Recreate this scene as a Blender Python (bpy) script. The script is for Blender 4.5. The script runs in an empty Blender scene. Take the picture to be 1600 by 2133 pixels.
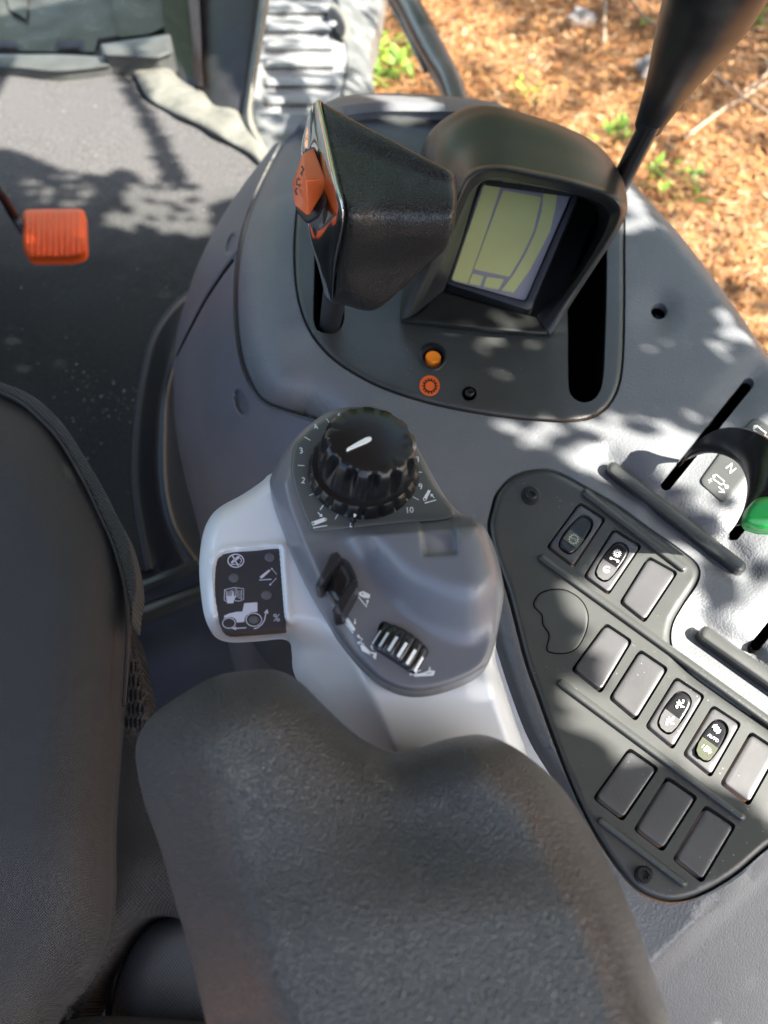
import bpy, math, random
import numpy as np
from mathutils import Vector, Matrix, geometry, noise
random.seed(7); rng = np.random.default_rng(7)
scene = bpy.context.scene
COL = scene.collection
# ------------------------------------------------------------------ camera geometry
F = 1552.0; TH = math.radians(33.0); CZ = 0.90
CT, ST = math.cos(TH), math.sin(TH)
def P(u, v, z):
    """point at height z whose picture lies at photo pixel (u, v)"""
    x = (u-800.0)/F; y = (1066.5-v)/F
    d = (x, y*CT+ST, y*ST-CT)
    t = (z-CZ)/d[2]
    return Vector((d[0]*t, d[1]*t, z))
def pix(p):
    x, y, z = p[0], p[1], p[2]-CZ
    up = y*CT+z*ST; dp = y*ST-z*CT
    return (800+F*x/dp, 1066.5-F*up/dp)
cd = bpy.data.cameras.new('camera'); cam = bpy.data.objects.new('camera', cd); COL.objects.link(cam)
cam.location = (0, 0, CZ); cam.rotation_euler = (TH, 0, 0)
cd.sensor_fit = 'VERTICAL'; cd.sensor_height = 36.0; cd.lens = F*36.0/2133.0
cd.clip_start = 0.01; cd.clip_end = 300
cd.dof.use_dof = True; cd.dof.focus_distance = 0.44; cd.dof.aperture_fstop = 7.5
scene.camera = cam

# ------------------------------------------------------------------ materials
def _n(nt, t, **k):
    n = nt.nodes.new(t)
    for a, b in k.items(): setattr(n, a, b)
    return n
def mat(name, col, rough=.5, grain=0, gscale=900, kind='pebble', metal=0, spec=.5, coat=0, mottle=.0, dust=0, mscale=25, rvar=0, sheen=0, transl=None, aniso=(1,1,1)):
    m = bpy.data.materials.new(name); m.use_nodes = True
    nt = m.node_tree; b = nt.nodes['Principled BSDF']; L = nt.links.new
    if len(col) == 3: col = (*col, 1)
    b.inputs['Base Color'].default_value = col
    b.inputs['Roughness'].default_value = rough; b.inputs['Metallic'].default_value = metal
    b.inputs['Specular IOR Level'].default_value = spec; b.inputs['Coat Weight'].default_value = coat
    b.inputs['Sheen Weight'].default_value = sheen
    tc = _n(nt, 'ShaderNodeTexCoord')
    mp = _n(nt, 'ShaderNodeMapping'); mp.inputs['Scale'].default_value = aniso
    L(tc.outputs['Object'], mp.inputs['Vector'])
    if mottle or dust:
        nz = _n(nt, 'ShaderNodeTexNoise'); nz.inputs['Scale'].default_value = mscale; nz.inputs['Detail'].default_value = 6
        L(mp.outputs[0], nz.inputs['Vector'])
        mx = _n(nt, 'ShaderNodeMix', data_type='RGBA', blend_type='MIX')
        mr = _n(nt, 'ShaderNodeMapRange'); mr.inputs[1].default_value = .35; mr.inputs[2].default_value = .7
        L(nz.outputs['Fac'], mr.inputs[0]); L(mr.outputs[0], mx.inputs['Factor'])
        mx.inputs['A'].default_value = tuple(c*(1-mottle) for c in col[:3])+(1,)
        mx.inputs['B'].default_value = tuple(min(1, c*(1+mottle)) for c in col[:3])+(1,)
        out = mx.outputs['Result']
        if dust:
            vo = _n(nt, 'ShaderNodeTexVoronoi'); vo.inputs['Scale'].default_value = 260; L(tc.outputs['Object'], vo.inputs['Vector'])
            n2 = _n(nt, 'ShaderNodeTexNoise'); n2.inputs['Scale'].default_value = 40; L(tc.outputs['Object'], n2.inputs['Vector'])
            m2 = _n(nt, 'ShaderNodeMapRange'); m2.inputs[1].default_value = .4; m2.inputs[2].default_value = .75; m2.inputs[3].default_value = 0; m2.inputs[4].default_value = .13
            L(n2.outputs['Fac'], m2.inputs[0])
            lt = _n(nt, 'ShaderNodeMath', operation='LESS_THAN'); L(vo.outputs['Distance'], lt.inputs[0]); L(m2.outputs[0], lt.inputs[1])
            ml = _n(nt, 'ShaderNodeMath', operation='MULTIPLY'); L(lt.outputs[0], ml.inputs[0]); ml.inputs[1].default_value = dust
            m3 = _n(nt, 'ShaderNodeMix', data_type='RGBA'); L(ml.outputs[0], m3.inputs['Factor']); L(out, m3.inputs['A']); m3.inputs['B'].default_value = (.42, .40, .36, 1)
            out = m3.outputs['Result']
        L(out, b.inputs['Base Color'])
    if rvar:
        nr = _n(nt, 'ShaderNodeTexNoise'); nr.inputs['Scale'].default_value = 18; nr.inputs['Detail'].default_value = 7
        L(tc.outputs['Object'], nr.inputs['Vector'])
        r2 = _n(nt, 'ShaderNodeMapRange'); r2.inputs[1].default_value = .3; r2.inputs[2].default_value = .7
        r2.inputs[3].default_value = rough-rvar; r2.inputs[4].default_value = rough+rvar
        L(nr.outputs['Fac'], r2.inputs[0]); L(r2.outputs[0], b.inputs['Roughness'])
    if grain:
        bp = _n(nt, 'ShaderNodeBump'); bp.inputs['Strength'].default_value = 1; bp.inputs['Distance'].default_value = grain
        if kind == 'pebble':
            nd = _n(nt, 'ShaderNodeTexNoise'); nd.inputs['Scale'].default_value = gscale*.6; nd.inputs['Detail'].default_value = 2
            L(mp.outputs[0], nd.inputs['Vector'])
            ad = _n(nt, 'ShaderNodeVectorMath', operation='SCALE'); L(nd.outputs['Color'], ad.inputs[0]); ad.inputs['Scale'].default_value = 1.6/gscale
            a2 = _n(nt, 'ShaderNodeVectorMath', operation='ADD'); L(mp.outputs[0], a2.inputs[0]); L(ad.outputs[0], a2.inputs[1])
            vo = _n(nt, 'ShaderNodeTexVoronoi', feature='SMOOTH_F1'); vo.inputs['Scale'].default_value = gscale; vo.inputs['Smoothness'].default_value = .35
            L(a2.outputs[0], vo.inputs['Vector'])
            inv = _n(nt, 'ShaderNodeMath', operation='MULTIPLY'); L(vo.outputs['Distance'], inv.inputs[0]); inv.inputs[1].default_value = -1
            L(inv.outputs[0], bp.inputs['Height'])
        elif kind == 'noise':
            nd = _n(nt, 'ShaderNodeTexNoise'); nd.inputs['Scale'].default_value = gscale; nd.inputs['Detail'].default_value = 3
            L(mp.outputs[0], nd.inputs['Vector']); L(nd.outputs['Fac'], bp.inputs['Height'])
        elif kind == 'wrinkle':
            nd = _n(nt, 'ShaderNodeTexNoise', noise_type='RIDGED_MULTIFRACTAL'); nd.inputs['Scale'].default_value = gscale; nd.inputs['Detail'].default_value = 1.5
            nd.inputs['Distortion'].default_value = .6
            L(mp.outputs[0], nd.inputs['Vector']); L(nd.outputs['Fac'], bp.inputs['Height'])
        elif kind == 'weave':
            sx = _n(nt, 'ShaderNodeSeparateXYZ'); 
            nw = _n(nt, 'ShaderNodeTexNoise'); nw.inputs['Scale'].default_value = 14; L(tc.outputs['Object'], nw.inputs['Vector'])
            sc = _n(nt, 'ShaderNodeVectorMath', operation='SCALE'); L(nw.outputs['Color'], sc.inputs[0]); sc.inputs['Scale'].default_value = .004
            aa = _n(nt, 'ShaderNodeVectorMath', operation='ADD'); L(mp.outputs[0], aa.inputs[0]); L(sc.outputs[0], aa.inputs[1])
            L(aa.outputs[0], sx.inputs[0])
            def sn(o, k, ph=None):
                a = _n(nt, 'ShaderNodeMath', operation='MULTIPLY'); L(o, a.inputs[0]); a.inputs[1].default_value = k
                s = _n(nt, 'ShaderNodeMath', operation='SINE')
                L(a.outputs[0], s.inputs[0]); return s.outputs[0]
            ml = _n(nt, 'ShaderNodeMath', operation='MULTIPLY'); L(sn(sx.outputs[0], gscale), ml.inputs[0]); L(sn(sx.outputs[1], gscale), ml.inputs[1])
            L(ml.outputs[0], bp.inputs['Height'])
            # thread tone
            mr = _n(nt, 'ShaderNodeMapRange'); mr.inputs[1].default_value = -1; mr.inputs[2].default_value = 1
            L(ml.outputs[0], mr.inputs[0])
            mx = _n(nt, 'ShaderNodeMix', data_type='RGBA'); L(mr.outputs[0], mx.inputs['Factor'])
            mx.inputs['A'].default_value = tuple(c*.62 for c in col[:3])+(1,); mx.inputs['B'].default_value = tuple(c*1.4 for c in col[:3])+(1,)
            L(mx.outputs['Result'], b.inputs['Base Color'])
        L(bp.outputs[0], b.inputs['Normal'])
    return m
M = {}
M['console'] = mat('console_plastic', (.142,.149,.155), .43, .00026, 650, mottle=.06, dust=.35, rvar=.04)
M['side'] = mat('side_plastic', (.118,.116,.126), .46, .00006, 1500, 'noise', mottle=.05)
M['plate'] = mat('charcoal_plate', (.046,.049,.046), .42, .00004, 2500, 'noise', mottle=.12, dust=.7, rvar=.06, spec=.8)
M['black'] = mat('black_plastic', (.018,.018,.02), .36, .00003, 2500, 'noise', mottle=.1, dust=.5, rvar=.06)
M['blank'] = mat('blank_cover', (.062,.062,.064), .38, .00003, 2500, 'noise', mottle=.15, dust=.8, rvar=.06, spec=1.2)
M['dark'] = mat('dark_well', (.004,.004,.004), .9, spec=.1)
M['gloss'] = mat('gloss_black', (.012,.012,.014), .27, mottle=.1, coat=.15)
M['hood'] = mat('hood_plastic', (.019,.020,.019), .38, .00003, 2200, 'noise', mottle=.08, dust=.35)
M['grip'] = mat('grip_leather', (.014,.014,.013), .33, .0008, 850, 'wrinkle', mottle=.1)
M['gear'] = mat('gear_grip', (.010,.010,.011), .38, .00004, 1500, 'noise', dust=.6, mottle=.1)
M['chrome'] = mat('chrome', (.5,.51,.53), .06, metal=1)
M['orange'] = mat('orange_plastic', (.72,.12,.018), .42, .00002, 1500, 'noise', mottle=.05)
M['orangebtn'] = mat('orange_button', (.95,.26,.02), .35, mottle=.03)
M['pedal'] = mat('pedal_rubber', (.88,.115,.018), .5, .0001, 400, 'noise', mottle=.05)
M['light'] = mat('light_grey', (.68,.70,.70), .32, .00002, 2000, 'noise', mottle=.02)
M['cover'] = mat('pod_cover', (.15,.155,.168), .32, .00001, 2500, 'noise', mottle=.03, dust=.2, coat=.1)
M['dial'] = mat('dial_plate', (.085,.092,.085), .42, .00004, 1800, 'noise', mottle=.05)
M['knob'] = mat('knob', (.009,.009,.009), .27, .00003, 2500, 'noise', mottle=.1)
M['white'] = mat('white_marking', (.74,.77,.75), .5)
M['whitedim'] = mat('grey_marking', (.42,.45,.44), .5)
M['black_ink'] = mat('black_marking', (.01,.01,.01), .5)
M['keypad'] = mat('keypad_film', (.035,.033,.037), .5, .00004, 2500, 'noise', mottle=.1, dust=.3)
M['key'] = mat('keypad_key', (.10,.10,.108), .5, .00004, 2500, 'noise')
M['pad'] = mat('armrest_foam', (.019,.019,.019), .33, .0009, 1300, 'pebble', mottle=.06, spec=1.0)
M['seat'] = mat('seat_fabric', (.024,.024,.025), .66, .0002, 4200, 'weave', sheen=.03)
M['webbing'] = mat('webbing', (.017,.019,.018), .7, .0006, 1700, 'weave', sheen=.1)
M['fleece'] = mat('fleece', (.03,.03,.032), .9, .002, 600, 'noise')
M['bolster'] = mat('bolster_fabric', (.045,.052,.065), .7, .0004, 2600, 'weave', sheen=.03)
M['shadecloth'] = mat('skirt_fabric', (.022,.022,.024), .85, .0004, 2200, 'weave')
M['lcd'] = mat('lcd_segment', (.50,.49,.20), .33, mottle=.08, mscale=9)
M['lcdback'] = mat('lcd_back', (.26,.24,.265), .35, mottle=.05)
M['metal'] = mat('weathered_metal', (.18,.19,.185), .42, .0006, 60, 'noise', metal=.55, mottle=.25, mscale=18, rvar=.1)
M['step'] = mat('step_steel', (.30,.31,.31), .36, .0002, 90, 'noise', metal=.35, mottle=.2, rvar=.1)
M['strip'] = mat('sill_strip', (.09,.095,.09), .4, metal=.4, mottle=.15)
M['sealant'] = mat('sealant', (.13,.13,.11), .42, .002, 50, 'noise', mottle=.2)
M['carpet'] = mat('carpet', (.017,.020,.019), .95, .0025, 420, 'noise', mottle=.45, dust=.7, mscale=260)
M['floor'] = mat('floor_plate', (.035,.04,.052), .42, .0003, 90, 'noise', mottle=.15, rvar=.08)
M['rubber'] = mat('rubber', (.02,.02,.022), .45, .0001, 400, 'noise')
M['glass'] = mat('dusty_plate', (.045,.047,.043), .22, .0003, 40, 'noise', mottle=.5, mscale=14)
M['green'] = mat('green_plastic', (.01,.33,.055), .33, mottle=.03)
M['steel'] = mat('screw_steel', (.05,.05,.052), .3, metal=.6)
M['red'] = mat('red_paint', (.6,.02,.015), .3)

def sunlit_mat_tone():  # mat colour goes paler toward the sill: sunlight put into the albedo
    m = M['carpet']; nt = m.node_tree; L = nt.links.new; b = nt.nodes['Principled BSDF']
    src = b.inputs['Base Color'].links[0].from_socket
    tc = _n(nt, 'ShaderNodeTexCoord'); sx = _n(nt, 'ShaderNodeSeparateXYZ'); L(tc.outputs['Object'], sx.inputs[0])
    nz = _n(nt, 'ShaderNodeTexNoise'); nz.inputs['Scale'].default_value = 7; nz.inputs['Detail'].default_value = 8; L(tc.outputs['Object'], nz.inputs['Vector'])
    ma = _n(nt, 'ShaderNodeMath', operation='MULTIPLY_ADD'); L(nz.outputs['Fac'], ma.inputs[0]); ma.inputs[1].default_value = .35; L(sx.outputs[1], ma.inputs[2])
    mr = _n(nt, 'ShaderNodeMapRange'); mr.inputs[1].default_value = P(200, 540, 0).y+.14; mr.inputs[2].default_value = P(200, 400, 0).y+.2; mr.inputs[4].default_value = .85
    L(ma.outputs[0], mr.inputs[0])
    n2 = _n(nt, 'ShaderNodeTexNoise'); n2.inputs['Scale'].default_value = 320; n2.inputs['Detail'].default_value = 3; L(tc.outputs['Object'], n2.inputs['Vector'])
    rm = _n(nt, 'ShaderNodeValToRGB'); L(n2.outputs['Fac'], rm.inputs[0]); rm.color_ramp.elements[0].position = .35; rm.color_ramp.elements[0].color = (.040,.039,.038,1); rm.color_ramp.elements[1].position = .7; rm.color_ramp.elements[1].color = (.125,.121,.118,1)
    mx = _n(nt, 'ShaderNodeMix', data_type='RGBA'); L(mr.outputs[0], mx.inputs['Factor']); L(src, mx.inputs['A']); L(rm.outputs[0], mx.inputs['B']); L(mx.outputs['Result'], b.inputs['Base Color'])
sunlit_mat_tone()
# ------------------------------------------------------------------ mesh helpers
def fin(name, verts, faces, m, parent=None, smooth=True, ang=35):
    me = bpy.data.meshes.new(name); me.from_pydata([tuple(v) for v in verts], [], faces)
    me.materials.append(m)
    me.update()
    if smooth:
        me.polygons.foreach_set('use_smooth', [True]*len(me.polygons))
        me.set_sharp_from_angle(angle=math.radians(ang))
    o = bpy.data.objects.new(name, me); COL.objects.link(o)
    if parent is not None: attach(o, parent)
    return o
def wl(o):
    w = o.location.copy(); p = o.parent
    return w if p is None else None
ROOTS = {}
def attach(o, parent):
    o.parent = parent
    r = parent
    while r.parent is not None: r = r.parent
    if parent.parent is None:
        o.matrix_parent_inverse = Matrix.Translation(r.location).inverted() if parent.type == 'EMPTY' else Matrix()
def thing(name, label, cat, loc, group=None):
    o = bpy.data.objects.new(name, None); COL.objects.link(o); o.location = loc
    o.empty_display_size = .02
    o['label'] = label; o['category'] = cat
    if group: o['group'] = group
    return o
def tag(o, label, cat, group=None):
    o['label'] = label; o['category'] = cat
    if group: o['group'] = group
    return o
def cr(pts, n=8, closed=True):
    """Catmull-Rom smoothing for 2-D or 3-D points"""
    a = np.array(pts, float); N = len(a); out = []
    rng_ = range(N) if closed else range(N-1)
    for i in rng_:
        if closed: p0, p1, p2, p3 = a[(i-1)%N], a[i], a[(i+1)%N], a[(i+2)%N]
        else: p0, p1, p2, p3 = a[max(i-1,0)], a[i], a[i+1], a[min(i+2,N-1)]
        for k in range(n):
            t = k/n
            out.append(.5*((2*p1)+(-p0+p2)*t+(2*p0-5*p1+4*p2-p3)*t*t+(-p0+3*p1-3*p2+p3)*t**3))
    if not closed: out.append(a[-1])
    return np.array(out)
def rp(pts, r, n=5):
    """polygon with rounded corners"""
    a = np.array(pts, float); N = len(a); out = []
    if np.isscalar(r): r = [r]*N
    for i in range(N):
        p, q, s = a[i-1], a[i], a[(i+1)%N]
        d1 = (p-q); d2 = (s-q); l1 = np.linalg.norm(d1); l2 = np.linalg.norm(d2)
        rr = min(r[i], l1*.48, l2*.48)
        A = q+d1/l1*rr; B = q+d2/l2*rr
        for k in range(n+1):
            t = k/n; out.append((1-t)**2*A+2*t*(1-t)*q+t*t*B)
    return np.array(out)
def bar(a, b, w, n=8):
    a = np.array(a, float); b = np.array(b, float); d = b-a; t0 = math.atan2(d[1], d[0]); out = []
    for c, s in ((b, t0-math.pi/2), (a, t0+math.pi/2)):
        for k in range(n+1):
            t = s+math.pi*k/n; out.append(c+np.array([math.cos(t), math.sin(t)])*w/2)
    return np.array(out)
def circ(c, r, n=32, ry=None):
    t = np.arange(n)*2*math.pi/n
    return np.stack([c[0]+r*np.cos(t), c[1]+(ry or r)*np.sin(t)], 1)
def resample(pl, step):
    a = np.vstack([pl, pl[:1]]); seg = np.linalg.norm(np.diff(a, axis=0), axis=1); out = []
    for i, s in enumerate(seg):
        if s < 1e-6: continue
        k = max(1, int(round(s/step)))
        for j in range(k): out.append(a[i]+(a[i+1]-a[i])*j/k)
    out = np.array(out)
    # drop near duplicates
    keep = [0]
    for i in range(1, len(out)):
        if np.linalg.norm(out[i]-out[keep[-1]]) > step*.3: keep.append(i)
    if np.linalg.norm(out[keep[-1]]-out[0]) < step*.3: keep.pop()
    return out[keep]
def inside(pts, poly):
    x, y = pts[:, 0], pts[:, 1]; r = np.zeros(len(pts), bool)
    x1, y1 = poly[:, 0], poly[:, 1]; x2, y2 = np.roll(x1, -1), np.roll(y1, -1)
    for a, b, c, d in zip(x1, y1, x2, y2):
        if b == d: continue
        k = ((b > y) != (d > y)) & (x < (c-a)*(y-b)/(d-b)+a)
        r ^= k
    return r
def pdist(pts, poly, closed=True):
    A = poly; B = np.roll(poly, -1, 0)
    if not closed: A, B = poly[:-1], poly[1:]
    best = np.full(len(pts), 1e9)
    for a, b in zip(A, B):
        d = b-a; L2 = d@d
        if L2 < 1e-12: continue
        t = np.clip(((pts-a)@d)/L2, 0, 1)
        q = a+t[:, None]*d
        best = np.minimum(best, np.hypot(*(pts-q).T))
    return best
def sgn_area(p):
    x, y = p[:, 0], p[:, 1]
    return .5*np.sum(x*np.roll(y, -1)-np.roll(x, -1)*y)
def rnd(d, R, H):
    t = 1-np.clip(d/R, 0, 1)
    return H*(1-np.sqrt(np.clip(1-t*t, 0, 1)))
def sst(a, b, x):
    t = np.clip((x-a)/(b-a), 0, 1); return t*t*(3-2*t)
def gauss(u, v, cu, cv, su, sv=None, rot=0):
    sv = sv or su; c, s = math.cos(rot), math.sin(rot)
    a = (u-cu)*c+(v-cv)*s; b = -(u-cu)*s+(v-cv)*c
    return np.exp(-.5*((a/su)**2+(b/sv)**2))
def relief(name, outline, zf, m, parent=None, step=10, holes=(), skirt=.01, hskirt=.004, rings=(1.5,4,8), bstep=None, ang=40, smooth=True):
    """surface over an outline: real height zf(u, v, distance to edge) with side walls"""
    bstep = bstep or step*.6
    O = resample(np.asarray(outline, float), bstep)
    if sgn_area(O) < 0: O = O[::-1]
    Hs = []
    for h in holes:
        h = resample(np.asarray(h, float), bstep*.7)
        if sgn_area(h) > 0: h = h[::-1]
        Hs.append(h)
    pts = [O]+Hs
    loops = []; n0 = 0; edges = []
    for l in pts:
        ids = list(range(n0, n0+len(l))); loops.append(ids)
        edges += [(ids[i], ids[(i+1)%len(ids)]) for i in range(len(ids))]
        n0 += len(l)
    allb = np.vstack(pts); extra = []
    for l in pts:
        t = np.roll(l, -1, 0)-np.roll(l, 1, 0); nrm = np.stack([-t[:, 1], t[:, 0]], 1); nrm /= np.maximum(np.linalg.norm(nrm, axis=1), 1e-9)[:, None]
        for r in (rings if l is O else rings[:2]):
            q = l+nrm*r
            dd = np.min([pdist(q, k) for k in pts], axis=0)
            ok = (dd > r*.93)
            extra.append(q[ok])
    mn, mx = O.min(0), O.max(0)
    gy = np.arange(mn[1]+step*.5, mx[1], step*.866); G = []
    for j, y in enumerate(gy):
        xs = np.arange(mn[0]+step*.5*(j % 2), mx[0], step); G.append(np.stack([xs, np.full_like(xs, y)], 1))
    G = np.vstack(G) if G else np.zeros((0, 2))
    if len(G):
        k = inside(G, O)
        for h in Hs: k &= ~inside(G, h)
        G = G[k]
        if len(G):
            dd = np.min([pdist(G, l) for l in pts], axis=0)
            G = G[dd > (max(rings) if rings else 0)+step*.45]
    allp = np.vstack([allb]+[e for e in extra if len(e)]+([G] if len(G) else []))
    res = geometry.delaunay_2d_cdt([Vector(p) for p in allp], edges, [], 0, 1e-4, True)
    V = np.array([tuple(p) for p in res[0]]); T = [tuple(f) for f in res[2]]
    cen = np.array([V[list(f)].mean(0) for f in T])
    k = inside(cen, O)
    for h in Hs: k &= ~inside(cen, h)
    T = [f for f, q in zip(T, k) if q]
    back = {}
    for i, og in enumerate(res[3]):
        for q in og: back[q] = i
    d = pdist(V, O)
    Z = zf(V[:, 0], V[:, 1], d)
    Z = np.broadcast_to(Z, (len(V),))
    vs = [P(a, b, c) for (a, b), c in zip(V, Z)]
    fs = []
    for f in T:
        a, b, c = [V[i] for i in f[:3]]
        cr_ = (b[0]-a[0])*(c[1]-a[1])-(b[1]-a[1])*(c[0]-a[0])
        fs.append(tuple(f) if cr_ < 0 else tuple(reversed(f)))
    for li, ids in enumerate(loops):
        s = skirt if li == 0 else hskirt
        if not s: continue
        base = len(vs); I = [back[i] for i in ids]; n = len(I)
        for i in I: vs.append(Vector((vs[i].x, vs[i].y, vs[i].z-s)))
        for i in range(n):
            j = (i+1) % n
            fs.append((I[i], I[j], base+j, base+i))
    return fin(name, vs, fs, m, parent, smooth, ang)
def well(name, outline, z, depth, parent, m=None, bstep=4):
    """dark shaft below an opening, walls and bottom"""
    O = resample(np.asarray(outline, float), bstep)
    top = [P(a, b, z) for a, b in O]; n = len(top)
    bot = [Vector((p.x, p.y, z-depth)) for p in top]
    fs = [(i, (i+1) % n, n+(i+1) % n, n+i) for i in range(n)]+[tuple(range(n, 2*n))]
    return fin(name, top+bot, fs, m or M['dark'], parent, True, 30)
def loft(name, rows, m, parent=None, cu=False, cv=False, nu=6, nv=6, caps=False, ang=50, flip=False):
    """smooth surface through rows of 3-D points (cu: each row closed, cv: rows closed)"""
    R = [cr([tuple(p) for p in r], nu, cu) for r in rows]
    R = np.array(R); k = R.shape[1]
    Cc = np.array([cr(R[:, j], nv, cv) for j in range(k)])   # k x nrows x 3
    Cc = Cc.transpose(1, 0, 2); nr = Cc.shape[0]
    vs = [Vector(p) for p in Cc.reshape(-1, 3)]; fs = []
    for i in range(nr if cv else nr-1):
        for j in range(k if cu else k-1):
            a, b = i*k+j, i*k+(j+1) % k; c, d = ((i+1) % nr)*k+(j+1) % k, ((i+1) % nr)*k+j
            fs.append((a, b, c, d) if not flip else (d, c, b, a))
    if caps and cu: fs.append(tuple(range(k))[::-1]); fs.append(tuple(range((nr-1)*k, nr*k)))
    return fin(name, vs, fs, m, parent, True, ang)
def tube(name, pts, rad, m, parent=None, seg=20, n=8, caps=True, flat=1.0, dome=False):
    C_ = cr([tuple(p) for p in pts], n, False)
    if np.isscalar(rad): rad = [rad]*len(pts)
    Rr = cr([(r,) for r in rad], n, False)[:, 0]
    vs = []; fs = []; up = Vector((0, 0, 1)); prev = None
    for i, p in enumerate(C_):
        t = Vector(C_[min(i+1, len(C_)-1)]-C_[max(i-1, 0)]).normalized()
        if prev is None:
            x = t.orthogonal().normalized()
        else: x = (prev-t*prev.dot(t)).normalized()
        prev = x; y = t.cross(x)
        for k in range(seg):
            a = 2*math.pi*k/seg; vs.append(Vector(p)+x*math.cos(a)*Rr[i]+y*math.sin(a)*Rr[i]*flat)
    N = len(C_)
    for i in range(N-1):
        for k in range(seg):
            fs.append((i*seg+k, i*seg+(k+1) % seg, (i+1)*seg+(k+1) % seg, (i+1)*seg+k))
    if caps: fs.append(tuple(range(seg))[::-1]); fs.append(tuple(range((N-1)*seg, N*seg)))
    return fin(name, vs, fs, m, parent, True, 45)
class Decal:
    """printed marks laid on a surface, all one thin mesh"""
    def __init__(s, zf): s.v = []; s.f = []; s.zf = zf
    def tri(s, pts):
        pts = [tuple(p) for p in pts]
        t = geometry.tessellate_polygon([[Vector((p[0], p[1], 0)) for p in pts]])
        b = len(s.v); s.v += pts; s.f += [tuple(b+i for i in f) for f in t]
    def poly(s, pts): s.tri(pts)
    def line(s, pts, w, closed=False):
        a = [np.array(p, float) for p in pts]
        if closed: a = a+[a[0]]
        L_, R_ = [], []
        for i, p in enumerate(a):
            if closed: d = a[(i+1) if i < len(a)-1 else 1]-a[(i-1) if i > 0 else len(a)-2]
            else: d = a[min(i+1, len(a)-1)]-a[max(i-1, 0)]
            d = d/max(1e-9, np.linalg.norm(d)); n_ = np.array([-d[1], d[0]])*w/2
            L_.append(p+n_); R_.append(p-n_)
        b = len(s.v)
        for l, r in zip(L_, R_): s.v += [tuple(l), tuple(r)]
        for i in range(len(a)-1): s.f.append((b+2*i, b+2*i+1, b+2*i+3, b+2*i+2))
    def ring(s, c, r, w, ry=None, a0=0, a1=360, n=28):
        ry = ry or r; full = a1-a0 >= 360
        pts = [(c[0]+r*math.cos(math.radians(a0+(a1-a0)*k/n)), c[1]+ry*math.sin(math.radians(a0+(a1-a0)*k/n))) for k in range(n if full else n+1)]
        s.line(pts, w, full)
    def disc(s, c, r, ry=None, n=24): s.tri([tuple(p) for p in circ(c, r, n, ry)])
    def arrow(s, a, b, w, hw, hl):
        a = np.array(a, float); b = np.array(b, float); d = (b-a)/np.linalg.norm(b-a); n_ = np.array([-d[1], d[0]])
        c = b-d*hl; s.line([a, c], w); s.tri([b, c+n_*hw, c-n_*hw])
    def text(s, txt, c, size, rot=0, sx=1.0, bold=0.0):
        cu = bpy.data.curves.new('t', 'FONT'); cu.body = txt; cu.size = 1; cu.align_x = 'CENTER'; cu.align_y = 'CENTER'; cu.resolution_u = 3; cu.offset = bold
        o = bpy.data.objects.new('t', cu); COL.objects.link(o)
        dg = bpy.context.evaluated_depsgraph_get(); me = o.evaluated_get(dg).to_mesh()
        r = math.radians(rot); b = len(s.v)
        for q in me.vertices:
            x, y = q.co.x*size*sx, -q.co.y*size
            s.v.append((c[0]+x*math.cos(r)-y*math.sin(r), c[1]+x*math.sin(r)+y*math.cos(r)))
        s.f += [tuple(b+i for i in p.vertices) for p in me.polygons]
        o.evaluated_get(dg).to_mesh_clear(); bpy.data.objects.remove(o); bpy.data.curves.remove(cu)
    def build(s, name, m, parent, off=.0003):
        if not s.v: return
        V = np.array(s.v); Z = np.broadcast_to(s.zf(V[:, 0], V[:, 1]), (len(V),))
        vs = [P(a, b, c+off) for (a, b), c in zip(V, Z)]
        fs = []
        for f in s.f:
            a, b, c = [V[i] for i in f[:3]]
            fs.append(tuple(f) if (b[0]-a[0])*(c[1]-a[1])-(b[1]-a[1])*(c[0]-a[0]) < 0 else tuple(reversed(f)))
        return fin(name, vs, fs, m, parent, False)
def const(z): return lambda u, v, d=None: np.full(np.shape(u), z)
def lathe(name, prof, c, m, parent, seg=48, tilt=(0, 0), scal=None, ang=40):
    """prof: (radius, height); scal(i, angle) -> radius factor"""
    Rm = Matrix.Rotation(tilt[1], 3, 'Y') @ Matrix.Rotation(tilt[0], 3, 'X'); vs = []; fs = []
    for i, (r, h) in enumerate(prof):
        for k in range(seg):
            a = 2*math.pi*k/seg; rr = r*(scal(i, a) if scal else 1)
            vs.append(Vector(c)+Rm@Vector((rr*math.cos(a), rr*math.sin(a), h)))
    for i in range(len(prof)-1):
        for k in range(seg): fs.append((i*seg+k, i*seg+(k+1) % seg, (i+1)*seg+(k+1) % seg, (i+1)*seg+k))
    fs.append(tuple(range((len(prof)-1)*seg, len(prof)*seg)))
    return fin(name, vs, fs, m, parent, True, ang)
def screw(parent, u, v, z, r, sunk=0):
    c = P(u, v, z)
    o = lathe('screw', [(r, 0), (r, .0016), (r*.86, .0024), (r*.5, .0024), (r*.46, .0010), (0.0001, .0009)], c, M['steel'], parent, 30,
              scal=lambda i, a: (1+.18*math.cos(6*a)) if i in (3, 4) else 1)
    return o

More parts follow.
